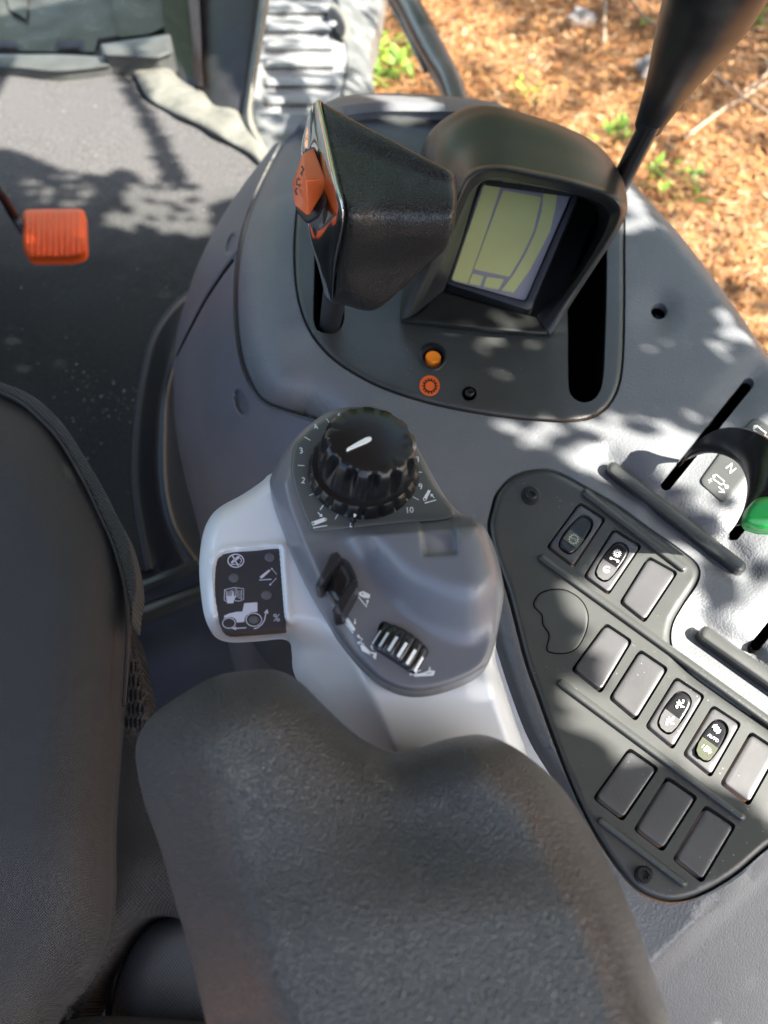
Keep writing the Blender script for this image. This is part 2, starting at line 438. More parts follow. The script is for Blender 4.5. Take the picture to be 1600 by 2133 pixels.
# =================================================================== SETTING
ZG = -.95
def ground():
    n = 90; vs = []; fs = []
    for j in range(n+1):
        for i in range(n+1):
            a = (i/n-.5); b = (j/n-.5)
            x = a*14*(1+30*a*a*a*a); y = 2+b*14*(1+30*b*b*b*b)
            z = ZG+.05*noise.noise(Vector((x*1.3, y*1.3, 0)))+.02*noise.noise(Vector((x*5, y*5, 3)))
            vs.append((x, y, z))
    for j in range(n):
        for i in range(n): a = j*(n+1)+i; fs.append((a, a+1, a+n+2, a+n+1))
    m = bpy.data.materials.new('leaf_litter_soil'); m.use_nodes = True; nt = m.node_tree; L = nt.links.new; b = nt.nodes['Principled BSDF']
    tc = _n(nt, 'ShaderNodeTexCoord'); nz = _n(nt, 'ShaderNodeTexNoise'); nz.inputs['Scale'].default_value = 9; nz.inputs['Detail'].default_value = 12; nz.inputs['Roughness'].default_value = .75; nz.inputs['Distortion'].default_value = 1.2
    L(tc.outputs['Object'], nz.inputs['Vector'])
    rm = _n(nt, 'ShaderNodeValToRGB'); L(nz.outputs['Fac'], rm.inputs[0]); cr_ = rm.color_ramp
    cr_.elements[0].position = .3; cr_.elements[0].color = (.05, .03, .018, 1); cr_.elements[1].position = .75; cr_.elements[1].color = (.55, .40, .26, 1)
    for p, c in ((.45, (.17, .08, .035, 1)), (.56, (.32, .15, .06, 1)), (.64, (.42, .24, .12, 1))):
        e = cr_.elements.new(p); e.color = c
    L(rm.outputs[0], b.inputs['Base Color']); b.inputs['Roughness'].default_value = .9
    bp = _n(nt, 'ShaderNodeBump'); bp.inputs['Distance'].default_value = .02; L(nz.outputs['Fac'], bp.inputs['Height']); L(bp.outputs[0], b.inputs['Normal'])
    o = fin('ground', vs, fs, m); o['kind'] = 'structure'
ground()
def cluster(name, m, N, area, size, flat=.4, zup=.01, aspect=.35, zoff=None):
    vs = []; fs = []
    for k in range(N):
        u = random.uniform(area[0], area[1]); v = random.uniform(area[2], area[3])
        p = P(u, v, ZG+.03); s = size*random.uniform(.5, 1.5)
        a = random.uniform(0, 6.28); tl = random.uniform(-flat, flat)
        d = Vector((math.cos(a), math.sin(a), tl)).normalized(); w = Vector((-math.sin(a), math.cos(a), random.uniform(-flat, flat))).normalized()
        p = p+Vector((0, 0, random.uniform(0, zup)+(zoff or 0)))
        b = len(vs); cv = Vector((0, 0, s*random.uniform(-.15, .15)))
        vs += [p-d*s, p+w*s*aspect+cv, p+d*s, p-w*s*aspect+cv]; fs.append((b, b+1, b+2, b+3))
    o = fin(name, vs, fs, m, None, False); o['kind'] = 'stuff'; return o
def leafmat(name, cols, transl=.3, rough=.6):
    m = bpy.data.materials.new(name); m.use_nodes = True; nt = m.node_tree; L = nt.links.new; b = nt.nodes['Principled BSDF']
    ge = _n(nt, 'ShaderNodeNewGeometry'); rm = _n(nt, 'ShaderNodeValToRGB'); L(ge.outputs['Random Per Island'], rm.inputs[0])
    rm.color_ramp.interpolation = 'LINEAR'; rm.color_ramp.elements[0].color = (*cols[0], 1); rm.color_ramp.elements[1].color = (*cols[-1], 1)
    for i, c in enumerate(cols[1:-1]): e = rm.color_ramp.elements.new((i+1)/(len(cols)-1)); e.color = (*c, 1)
    L(rm.outputs[0], b.inputs['Base Color']); b.inputs['Roughness'].default_value = rough
    if transl:
        tr = _n(nt, 'ShaderNodeBsdfTranslucent'); L(rm.outputs[0], tr.inputs[0]); ms = _n(nt, 'ShaderNodeMixShader'); ms.inputs[0].default_value = transl
        out = nt.nodes['Material Output']; L(b.outputs[0], ms.inputs[1]); L(tr.outputs[0], ms.inputs[2]); L(ms.outputs[0], out.inputs[0])
    return m
lit1 = leafmat('dry_leaves', [(.05,.022,.009), (.22,.08,.02), (.34,.14,.035), (.38,.22,.085), (.12,.045,.014), (.48,.34,.19)], .2)
lit2 = leafmat('dry_needles', [(.26,.10,.03), (.44,.24,.085), (.36,.16,.05), (.5,.37,.22)], .1)
grn = leafmat('green_sprouts', [(.07,.16,.02), (.18,.33,.04), (.30,.42,.06)], .35)
cluster('leaf_litter', lit1, 26000, (720, 1900, -250, 900), .022, .5, .02)
cluster('needle_litter', lit2, 30000, (720, 1900, -250, 900), .045, .35, .035, .035)
def patch(u, v, r, n, s, lab):
    vs = []; fs = []; c = P(u, v, ZG)
    for k in range(n):
        a = random.uniform(0, 6.28); q = r*math.sqrt(random.random()); p = c+Vector((q*math.cos(a), q*math.sin(a), .03+random.uniform(0, .03)))
        b = random.uniform(0, 6.28); d = Vector((math.cos(b), math.sin(b), random.uniform(.1, .9))).normalized(); w = d.cross(Vector((0, 0, 1))).normalized()
        l = s*random.uniform(.6, 1.4); i = len(vs)
        vs += [p, p+d*l*.5+w*l*.2, p+d*l, p+d*l*.5-w*l*.2]; fs.append((i, i+1, i+2, i+3))
    o = fin('weed', vs, fs, grn, None, False); tag(o, lab, 'weed', 'green weeds in the leaf litter')
patch(800, 130, .20, 90, .07, 'grassy green weed just right of the ribbed step plate')
patch(812, 172, .12, 50, .06, 'small green weed low by the black rail, left of it')
patch(1275, 300, .07, 24, .06, 'green sprout beside the gear lever shaft, above the display hood')
patch(1400, 400, .13, 34, .06, 'round-leaved green weed right of the display hood')
patch(1100, 215, .10, 22, .045, 'faint green sprig just behind the display hood')
patch(1560, 60, .07, 20, .05, 'sparse green sprig near the upper right corner')
patch(1350, 75, .06, 12, .04, 'tiny green sprig left of the gear lever grip')
rockm = mat('rock', (.22,.21,.20), .8, .01, 30, 'noise', mottle=.3, mscale=9)
def rock(u, v, r, lab):
    c = P(u, v, ZG+.03); vs = []; fs = []; N, K = 14, 8
    for i in range(K+1):
        ph = math.pi*.5*i/K*1.1
        for k in range(N):
            a = 6.283*k/N; d = Vector((math.sin(ph)*math.cos(a), math.sin(ph)*math.sin(a)*.8, math.cos(ph)*.6))
            vs.append(c+d*r*(1+.35*noise.noise(d*2.1+Vector((u, v, 0)))))
    for i in range(K):
        for k in range(N): fs.append((i*N+k, (i+1)*N+k, (i+1)*N+(k+1) % N, i*N+(k+1) % N))
    tag(fin('rock', vs, fs, rockm, None, True), lab, 'rock', 'pale rocks in the leaf litter')
rock(1360, 148, .10, 'pale grey rock left of the gear lever grip')
rock(1208, 42, .08, 'small whitish rock near the top edge of the photo')
twm = mat('twig_bark', (.26,.19,.13), .8, .002, 60, 'noise', mottle=.2)
def twig(pts, r, lab):
    p3 = [P(a, b, ZG+.07) for a, b in pts]
    o = tube('twig', p3, r, twm, None, 8, 5); tag(o, lab, 'twig', 'dry twigs on the ground')
twig([(1600,170),(1545,205),(1500,232),(1425,288)], .007, 'longest straight pale twig right of the gear lever')
twig([(1310,-10),(1345,40),(1400,62),(1450,80)], .007, 'pale twig above the grey rock at the top edge')
twig([(1490,155),(1545,200),(1600,235)], .006, 'thin twig crossing another twig beside the gear lever grip')
twig([(1260,0),(1258,90)], .009, 'short upright brown twig near the top edge')
twig([(1590,120),(1600,150),(1550,190)], .005, 'shortest fine twig at the right edge')

# floor of the cab and its carpet mat
o = relief('floor', [(-1400,-500),(400,-400),(410,150),(480,240),(560,330),(900,330),(1200,800),(1200,2600),(-1400,2600)], const(-.012), M['floor'], None, 60, skirt=.15, rings=()); o['kind'] = 'structure'
def zmat(u, v, d): return .004-rnd(d, 8, .006)+.002*np.sin(u*.013)*np.cos(v*.017)
cl = cr([(-600,150),(-200,130),(0,142),(60,152),(150,150),(235,143),(275,165),(300,205),(380,248),(470,285),(530,335),(560,400),(560,700),(400,900),(340,1050),(320,1170),(290,1190),(200,1195),(0,1195),(-600,1200)], 6)
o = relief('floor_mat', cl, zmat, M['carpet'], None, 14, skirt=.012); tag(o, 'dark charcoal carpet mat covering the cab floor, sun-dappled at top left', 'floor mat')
# dust crumbs on mat
vs = []; fs = []
for k in range(230):
    u = random.uniform(0, 500); v = random.uniform(150, 1100)
    if random.random() < .4: u = random.gauss(240, 60); v = random.gauss(830, 40)
    p = P(u, v, .0065); s = random.uniform(.0006, .002); a = random.random()*6; b = len(vs)
    vs += [p+Vector((s*math.cos(a+q), s*math.sin(a+q)*.6, .0008*(q % 2))) for q in (0, 1.6, 3.1, 4.7)]; fs.append((b, b+1, b+2, b+3))
o = fin('crumbs', vs, fs, leafmat('crumb', [(.3,.25,.12), (.45,.42,.35), (.2,.2,.15)], 0), None, False); o['kind'] = 'stuff'

# rear floor strip
def band(name, a, b, zf, m, parent=None, step=10, skirt=.02, R=14, H=.008):
    ol = np.vstack([cr(a, 6, False), cr(b, 6, False)[::-1]])
    return relief(name, ol, lambda u, v, d: zf-rnd(d, R, H), m, parent, step, skirt=skirt)
T = thing('floor_strip', 'pale grey metal strip across the cab floor behind the seat edge', 'trim strip', P(340, 1215, 0))
band('strip_bar', [(200,1248),(280,1216),(345,1190),(420,1160)], [(200,1266),(280,1232),(345,1206),(420,1176)], .030, M['strip'], T)
band('strip_channel', [(200,1267),(280,1233),(345,1207),(420,1177)], [(200,1310),(280,1268),(345,1243),(420,1216)], .012, M['floor'], T, R=4, H=.002)
band('strip_bar', [(200,1312),(280,1270),(345,1245),(440,1210)], [(200,1335),(280,1292),(345,1262),(440,1228)], .034, M['strip'], T)

# door sill, pillar, step
T = thing('door_sill', 'pale metal door sill with wavy sealant edge beside the floor mat', 'door sill', P(300, 140, 0))
band('sill_trim', [(-300,108),(0,113),(120,113),(222,118)], [(-300,138),(0,141),(120,150),(232,139)], .03, M['strip'], T, R=10)
relief('sill_block', rp([(208,92),(355,70),(362,112),(330,124),(215,118)], 8), lambda u, v, d: .055-rnd(d, 14, .012), M['strip'], T, 8, skirt=.05)
relief('sealant_flange', cr([(272,138),(300,132),(330,124),(352,140),(372,162),(395,178),(420,190),(455,202),(490,225),(512,250),(530,285),(552,318),(560,345),(545,350),(520,322),(480,300),(430,270),(375,245),(320,215),(295,185)], 6),
       lambda u, v, d: .022-rnd(d, 22, .014)+.004*np.sin(u*.06)*np.sin(v*.05), M['sealant'], T, 8, skirt=.03)
relief('glass_panel', [(-300,-300),(345,-300),(352,60),(205,80),(195,108),(-300,102)], lambda u, v, d: .0+0*u, M['glass'], T, 30, skirt=.01, rings=())
relief('frame_bar', [(0,-60),(330,-60),(345,55),(310,70),(250,78),(215,-60),(60,-60),(55,40),(20,20)], const(.008), M['glass'], T, 16, skirt=.0, rings=())

T = thing('door_pillar', 'black door pillar with rusty brown left edge and pale strip', 'pillar', P(470, 150, -.05))
loft('pillar_post', [[P(395,-80,.06),P(450,-80,.10),P(545,-80,.10),P(570,-80,.04)], [P(400,60,.03),P(440,60,.07),P(530,60,.07),P(552,60,.02)], [P(414,180,0),P(440,180,.03),P(512,180,.035),P(532,180,0)], [P(418,260,-.03),P(440,262,0),P(505,265,0),P(520,265,-.02)]], mat('pillar_paint', (.014,.014,.014), .45, mottle=.3), T)
loft('pillar_edge', [[P(385,-80,.06),P(410,-80,.11)], [P(398,60,.03),P(418,60,.075)], [P(402,130,.01),P(420,130,.05)], [P(408,180,0),P(424,180,.035)]], mat('rusty_edge', (.16,.10,.08), .5, metal=.4, mottle=.4), T)
loft('pale_strip', [[P(552,-80,.12),P(562,-80,.13),P(574,-80,.115)], [P(533,60,.09),P(543,60,.10),P(552,60,.085)], [P(515,180,.05),P(524,180,.06),P(532,180,.05)], [P(508,250,.02),P(518,250,.03),P(527,245,.02)], [P(530,300,.0),P(540,300,.01),P(548,295,0)], [P(556,345,-.02),P(562,342,-.01),P(568,338,-.02)]], M['sealant'], T)
loft('dark_recess', [[P(330,-80,.02),P(400,-80,.0)], [P(345,80,.01),P(405,80,.0)], [P(375,165,0),P(412,165,0)], [P(400,180,-.01),P(425,190,-.01)]], M['gloss'], T)

ZS = -.33
T = thing('step_plate', 'silvery ribbed metal step plate seen outside the door', 'step', P(620, 120, ZS))
def zstep(u, v, d):
    c = 38.0; rib = sst(0.0, .22, ((v-4) % c)/c)*(1-sst(.5, .72, ((v-4) % c)/c))
    ins = sst(548-v*.02, 562-v*.02, u)*(1-sst(688+v*.05, 702+v*.05, u))*(1-sst(228, 240, v))
    teeth = .004*np.sin(u*.62)*sst(.8, .9, ((v+4) % c)/c)
    return ZS+(.016*rib+teeth*.7)*ins
relief('tread', [(525,-80),(715,-80),(722,120),(700,260),(690,420),(540,420),(520,300)], zstep, M['step'], T, 3.2, skirt=.1, rings=(3,))
relief('side_plate', cr([(700,-80),(800,-80),(790,40),(772,110),(782,200),(790,330),(700,330),(712,200),(722,120)], 5), lambda u, v, d: ZS-.01-.001*(u-740)-rnd(d, 14, .01), M['metal'], T, 9, skirt=.1)
sp = relief('stop_recess', cr([(688,8),(700,8),(716,24),(727,46),(728,72),(718,82),(704,76),(690,50),(682,25)], 6), lambda u, v, d: ZS+.018-rnd(d, 5, .008), M['sealant'], T, 4, skirt=.03)
relief('rubber_stop', cr([(686,16),(697,16),(710,30),(719,50),(719,68),(712,76),(701,68),(688,45),(681,27)], 6), lambda u, v, d: ZS+.030-rnd(d, 5, .008), M['gloss'], T, 4, skirt=.02)
lathe('bolt_head', [(.016, 0), (.016, .004), (.008, .008), (.0001, .009)], P(691, 50, ZS+.04), M['step'], T, 20)
relief('lower_plate', [(530,235),(640,240),(780,195),(800,420),(520,420),(538,330)], lambda u, v, d: ZS+.01+.02*sst(40, 0, d), M['metal'], T, 12, skirt=.05, rings=(3,8))

T = thing('grab_rail', 'thick gloss black tube rail slanting down behind the console', 'rail', P(950, 200, .1))
tube('rail_tube', [P(770,-70,.0), P(835,-10,.02), P(880,70,.05), P(915,135,.07), P(940,180,.09), P(965,260,.1)], [.034,.032,.031,.029,.025,.024], M['gloss'], T, 24)
tube('rail_seam', [P(800,-20,.0), P(840,55,.03), P(868,110,.05), P(886,150,.06)], [.006,.006,.006,.004], M['gloss'], T, 8)

# orange pedal
T = thing('pedal', 'bright orange ribbed pedal hanging over the dark floor mat', 'pedal', P(113, 488, .15))
def zped(u, v, d):
    k = sst(6, 12, v-436)*(1-sst(0, 1, v-540))
    return .185-rnd(d, 10, .012)+.0035*np.abs(np.sin((u-48)*math.pi/12.2))**.6*sst(3, 9, d)-.000004*(v-488)**2
relief('pedal_pad', rp([(46,436),(177,434),(181,532),(150,541),(62,541),(48,520)], [16,16,20,14,24,18], 6), zped, M['pedal'], T, 2.6, skirt=.009, rings=(1.2,3,5,8), ang=60)
tube('pedal_arm', [P(-60,330,.30), P(0,402,.24), P(30,450,.19), P(60,490,.165)], [.007,.007,.0075,.009], M['gloss'], T, 14)

# =================================================================== SIDE CONSOLE
ZC = .46
CON = thing('side_console', 'grey grained side console body filling the right of the cab', 'console', P(1200, 950, ZC-.2))
left_edge = np.array([(590,300),(548,380),(515,460),(498,540),(493,620),(497,700),(512,770),(545,830),(600,855),(660,872),(760,990),(900,1140),(1000,1240),(1030,1330),(1062,1430),(1105,1540),(1170,1650),(1230,1800),(1280,2000),(1300,2350)], float)
le = cr(left_edge, 6, False)
top_edge = np.array([(2100,1500),(1800,1010),(1700,868),(1600,742),(1545,660),(1480,570),(1400,470),(1340,405),(1300,362),(1200,300),(1060,225),(1000,208),(900,198),(800,194),(730,198),(690,208),(640,240)], float)
te = cr(top_edge, 6, False)
con_out = np.vstack([le, [(2100,2350)], te])
WEL = [(1372,648)]
slotA = bar((1559,799),(1388,1010),24); slotB = bar((1740,860),(1530,1114),23); slotC = bar((1740,1140),(1575,1344),23)
disp_out = cr([(612,480),(611,560),(618,622),(637,680),(668,726),(712,765),(785,806),(870,836),(960,857),(1060,872),(1160,880),(1222,876),(1265,852),(1290,810),(1300,750),(1303,650),(1303,540),(1300,430),(1270,340),(1150,275),(1000,243),(880,238),(770,240),(700,256),(655,300),(625,380)], 6)
sw_out = cr([(1015,1099),(1022,1060),(1034,1024),(1067,990),(1112,975),(1161,980),(1225,1014),(1290,1052),(1350,1096),(1420,1145),(1456,1178),(1456,1212),(1425,1260),(1403,1300),(1400,1340),(1417,1375),(1450,1408),(1520,1458),(1600,1512),(1690,1572),(1722,1640),(1680,1710),(1600,1768),(1535,1823),(1470,1862),(1418,1880),(1372,1878),(1320,1852),(1270,1790),(1232,1728),(1194,1650),(1155,1555),(1118,1452),(1090,1372),(1056,1240),(1026,1155)], 6)
le_c = le
def zcon0(u, v):
    q = np.stack([np.ravel(u), np.ravel(v)], 1).astype(float)
    d = pdist(q, le_c[::2], False).reshape(np.shape(u))
    up = sst(1250, 1000, v)
    z = ZC-rnd(d, 105, .050)*up-rnd(d, 34, .03)*(1-up)
    dt = pdist(q, te[::2], False).reshape(np.shape(u))
    z = z-rnd(dt, 26, .014)
    # rolled rim round the far end of the console
    z = z+.016*np.exp(-((dt-24)/20.)**2)*sst(400, 260, v)*(1-sst(1000, 1100, u))
    # surface sinks toward display panel and switch panel, soft trough around levers
    def along(a, b, w):
        return np.exp(-(pdist(q, np.array([a, b], float), False).reshape(np.shape(u))/w)**2)
    z = z-.0055*along((1580,770),(1385,1015), 34)-.0055*along((1740,860),(1520,1125), 36)-.006*along((1740,1140),(1570,1350), 36)
    z = z-.009*along((1262,962),(1556,1190), 34)
    z = z-.012*along((1462,1312),(1640,1440), 40)
    z = z+.004*along((1500,880),(1340,1050), 26)
    dw = np.hypot(u-1372, v-648); z = z-.006*np.exp(-(dw/34.)**2)
    # lower right shoulder rolls away
    l = ((u-1400)*1.0+(v-1962)*1.05)/1.45
    z = z-.00035*np.clip(l, 0, 400)-.012*sst(0, 50, l)
    return z
def zcon(u, v, d=None): return zcon0(u, v)
screwhole = circ((1373, 648), 17, 24)
relief('top_shell', con_out, zcon, M['console'], CON, 9, holes=[slotA, slotB, slotC, disp_out, sw_out, screwhole], skirt=.004, hskirt=.006, rings=(2,6,12,20,30), bstep=5, ang=50)
# side panel in two pieces: rows run from the top seam to the foot
seam = [(590,300),(548,380),(515,460),(498,540),(493,620),(497,700),(512,770),(545,830),(600,855),(662,872)]
rows = []
r1 = [(583,296,.405),(541,378,.405),(508,460,.405),(491,540,.405),(486,620,.405),(490,700,.405),(505,773,.405),(541,836,.405),(598,862,.405),(664,885,.405)]
r2 = [(572,300,.35),(500,400,.35),(455,480,.34),(430,560,.34),(420,640,.34),(418,720,.34),(425,810,.34),(445,900,.34),(500,980,.34),(600,1080,.34)]
r3 = [(568,305,.30),(480,425,.29),(418,540,.28),(388,620,.27),(370,690,.27),(362,770,.27),(366,880,.27),(384,980,.27),(410,1070,.27),(440,1190,.27)]
r4 = [(570,310,.25),(490,430,.22),(440,540,.20),(400,640,.18),(385,710,.17),(380,790,.17),(385,900,.17),(405,1000,.17),(430,1090,.17),(460,1200,.17)]
from mathutils.bvhtree import BVHTree
spo = loft('side_panel', [[P(*p) for p in r] for r in (r1, r2, r3, r4)], M['side'], CON, nu=26, nv=30, flip=True, ang=75)
def press(o, fn):
    me = o.data
    for q in me.vertices:
        u, v = pix(q.co); k = fn(u, v)
        if k > 1e-6:
            d = (q.co-Vector((0, 0, CZ))).normalized(); q.co += d*k
    me.update()
split_l = cr([(497,528),(470,562),(430,622),(395,688),(365,748)], 6, False)
def pressfn(u, v):
    k = 0
    for cu, cv, a, b_, rot, dp in ((502,838,11,29,-.30,.011), (481,508,8,24,.28,.010)):
        x = (u-cu)*math.cos(rot)+(v-cv)*math.sin(rot); y = -(u-cu)*math.sin(rot)+(v-cv)*math.cos(rot)
        r = (x/a)**2+(y/b_)**2
        if r < 1: k = max(k, dp*min(1, (1-r)*2.2))
    if 355 < u < 505 and 520 < v < 755:
        d = pdist(np.array([[u, v]]), split_l, False)[0]; w_ = 7-4.5*(v-528)/220
        if d < w_: k = max(k, .012*(1-d/w_))
    return k
press(spo, pressfn)
bv = BVHTree.FromPolygons([v.co[:] for v in spo.data.vertices], [tuple(p.vertices) for p in spo.data.polygons])
def ray(u, v):
    d = (P(u, v, 0)-Vector((0, 0, CZ))).normalized(); h = bv.ray_cast(Vector((0, 0, CZ)), d)
    return h[0]
vs = []; fs = []; k = 0
for i, p in enumerate(split_l[:-1]):
    d = split_l[i+1]-p; d = d/np.linalg.norm(d); w_ = 4.0-2.6*i/len(split_l)
    A, B = ray(p[0]-d[1]*w_, p[1]+d[0]*w_), ray(p[0]+d[1]*w_, p[1]-d[0]*w_)
    if A is None or B is None: continue
    tow = (Vector((0, 0, CZ))-A).normalized()*.0012
    vs += [A+tow, B+tow]
    if len(vs) > 2: n = len(vs); fs.append((n-4, n-3, n-1, n-2))
fin('panel_split', vs, fs, M['dark'], CON)
top_o = bpy.data.objects['top_shell']
bv2 = BVHTree.FromPolygons([v.co[:] for v in top_o.data.vertices], [tuple(p.vertices) for p in top_o.data.polygons])
vs = []; fs = []; sl_ = cr(seam, 10, False); O_ = Vector((0, 0, CZ))
for i, p in enumerate(sl_):
    d = sl_[min(i+1, len(sl_)-1)]-sl_[max(i-1, 0)]; d = d/np.linalg.norm(d); row = []
    for w_ in (-2.6, 2.6):
        u, v = p[0]-d[1]*w_, p[1]+d[0]*w_; dd = (P(u, v, 0)-O_).normalized(); hs = [h[0] for h in (bv.ray_cast(O_, dd), bv2.ray_cast(O_, dd)) if h[0] is not None]
        t = min([(h-O_).length for h in hs] or [(P(u, v, .41)-O_).length]); row.append(O_+dd*(t-.0016))
    vs += row
    if i: n = len(vs); fs.append((n-4, n-3, n-1, n-2))
fin('panel_seam', vs, fs, M['black'], CON)
# screw deep in console
well('screw_well', screwhole, ZC-.008, .02, CON); screw(CON, 1371, 655, ZC-.022, .0062)
# lever slots
for s in (slotA, slotB, slotC): well('lever_slot', s, ZC-.0085, .09, CON)
# raised bars
def zbar(z0, R=13, H=.006): return lambda u, v, d: z0-rnd(d, R, H)
relief('raised_bar', bar((1278,977),(1540,1180),29), lambda u, v, d: ZC+.003-rnd(d, 11, .006), M['plate'], CON, 6, skirt=.014, rings=(1,3,6,9))
relief('raised_bar', bar((1470,1320),(1680,1468),31), lambda u, v, d: ZC+.003-rnd(d, 11, .006), M['plate'], CON, 6, skirt=.016, rings=(1,3,6,9))
# label plates at the slots
lp = relief('label_plate', rp([(1456,1004),(1538,890),(1600,936),(1507,1050)], 14), lambda u, v, d: ZC+.001-rnd(d, 4, .001), M['plate'], CON, 7, skirt=.008)
D = Decal(const(ZC+.001))
D.text('N', (1522, 976), 24, 52, 1, .01)
D.line([(1486,992),(1492,988),(1509,1003),(1503,1010),(1486,998)], 2.2, True); D.disc((1487,992), 3.2); D.line([(1506,1007),(1513,1012)], 2); D.ring((1514,1014), 3, 2)
D.line([(1475,999),(1483,1003)], 2); D.line([(1481,996),(1477,1006)], 2)
D.arrow((1497,1014),(1509,1025), 2.2, 4.5, 6); D.line([(1497,1024),(1510,1026)], 2)
D.line([(1546,953),(1553,950),(1551,957)], 2.2)
D.build('marking', M['whitedim'], lp)
lp = relief('label_plate', rp([(1542,898),(1573,868),(1668,930),(1630,975)], 12), lambda u, v, d: ZC+.001-rnd(d, 4, .001), M['plate'], CON, 7, skirt=.008)
D = Decal(const(ZC+.001)); D.line([(1570,892),(1576,886),(1596,902),(1590,909),(1571,897)], 2.4, True); D.disc((1573,889), 3.4); D.line([(1592,906),(1602,914)], 2.2); D.build('marking', M['white'], lp)
# kick trim moulding round the foot of the console
loft('kick_trim', [[P(*p) for p in r] for r in (
    [(420,598,.10),(372,640,.08),(330,700,.06),(306,790,.05),(292,900,.05),(290,1010,.05),(305,1110,.05),(335,1190,.05)],
    [(430,602,.12),(380,650,.12),(340,715,.11),(318,800,.10),(304,900,.10),(302,1010,.10),(320,1105,.10),(360,1185,.10)],
    [(440,620,.14),(395,680,.15),(358,745,.15),(338,820,.14),(330,910,.14),(332,1010,.14),(352,1100,.14),(395,1170,.14)],
    [(450,640,.11),(415,700,.12),(380,760,.13),(365,830,.12),(362,910,.12),(365,1010,.12),(385,1095,.12),(430,1165,.12)],
    [(470,650,.06),(440,710,.06),(410,770,.06),(400,840,.06),(400,910,.06),(405,1010,.06),(425,1095,.06),(470,1160,.06)])], M['gloss'], CON, nu=8, nv=6)
tube('mat_lip', [P(*p) for p in [(425,592,.03),(368,636,.03),(322,700,.025),(298,790,.02),(283,900,.02),(280,1010,.02),(294,1110,.02),(312,1190,.02)]], .006, M['rubber'], CON, 10, 8)
loft('base_panel', [[P(*p) for p in r] for r in ([(505,1290,.30),(540,1360,.30),(600,1420,.30),(800,1600,.3)], [(495,1300,.22),(515,1380,.2),(560,1450,.2),(760,1660,.2)], [(440,1180,.05),(480,1360,.04),(530,1480,.04),(700,1700,.04)])], M['side'], CON, nu=6, nv=6, flip=True)

# =================================================================== INSTRUMENT PANEL
IP = thing('instrument_panel', 'dark olive-grey curved panel plate under the display with two long slots', 'panel', P(1000, 760, ZC-.02))
jslot = cr([(664,690),(654,672),(652,640),(654,560),(655,480),(660,430),(690,425),(708,470),(716,560),(718,640),(714,676),(696,694)], 6)
rslot = cr([(1212,838),(1192,826),(1184,800),(1183,700),(1184,620),(1205,540),(1240,450),(1262,450),(1265,560),(1262,690),(1258,780),(1250,815),(1234,834)], 6)
pbtn = circ((902, 744), 27, 32)
def zip_(u, v, d=None):
    if d is None: d = 100.
    return ZC-.0005-rnd(d, 12, .005)-.0015*sst(30, 14, d)*0
relief('panel_plate', disp_out+0, lambda u, v, d: ZC+.0015-rnd(np.clip(d-2, 0, 99), 11, .007), M['plate'], IP, 9, holes=[jslot, rslot, pbtn], skirt=.02, hskirt=.005, rings=(2,4,7,12,16))
zi = const(ZC+.0015)
well('lever_slot', jslot, ZC-.003, .09, IP); well('lever_slot', rslot, ZC-.003, .09, IP); 
well('button_well', pbtn, ZC-.003, .006, IP, M['black'])
pb = lathe('push_button', [(.0066, -.008), (.0066, .000), (.0058, .0016), (.0035, .0012), (.0001, .001)], P(902, 745, ZC), M['orangebtn'], IP, 32)
relief('button_collar', circ((902,743), 30, 40), lambda u, v, d: ZC+.0028-rnd(d, 5, .0018), M['black'], IP, 4, holes=[circ((903,743), 22, 32)], skirt=.003, rings=(1,2.5))
st = relief('gear_sticker', circ((895,803), 21, 40), lambda u, v, d: zi(u, v)+.0005, M['orange'], IP, 8, skirt=.0006, rings=(1,))
D = Decal(lambda u, v: zi(u, v)+.0005); D.ring((896,804), 11.5, 2.2)
for k in range(14):
    a = 6.2832*k/14; D.line([(896+12*math.cos(a), 804+12*math.sin(a)), (896+16.5*math.cos(a), 804+16.5*math.sin(a))], 2.6)
D.build('gear_mark', M['black_ink'], st)
well('screw_well', circ((978,820), 15, 24), ZC+.0019, .0004, IP, M['black'])
screw(IP, 978, 820, ZC+.0013, .0037)

# =================================================================== DISPLAY
DP = thing('display', 'charcoal hooded display with yellow-green segmented screen', 'display', P(1000, 680, ZC))
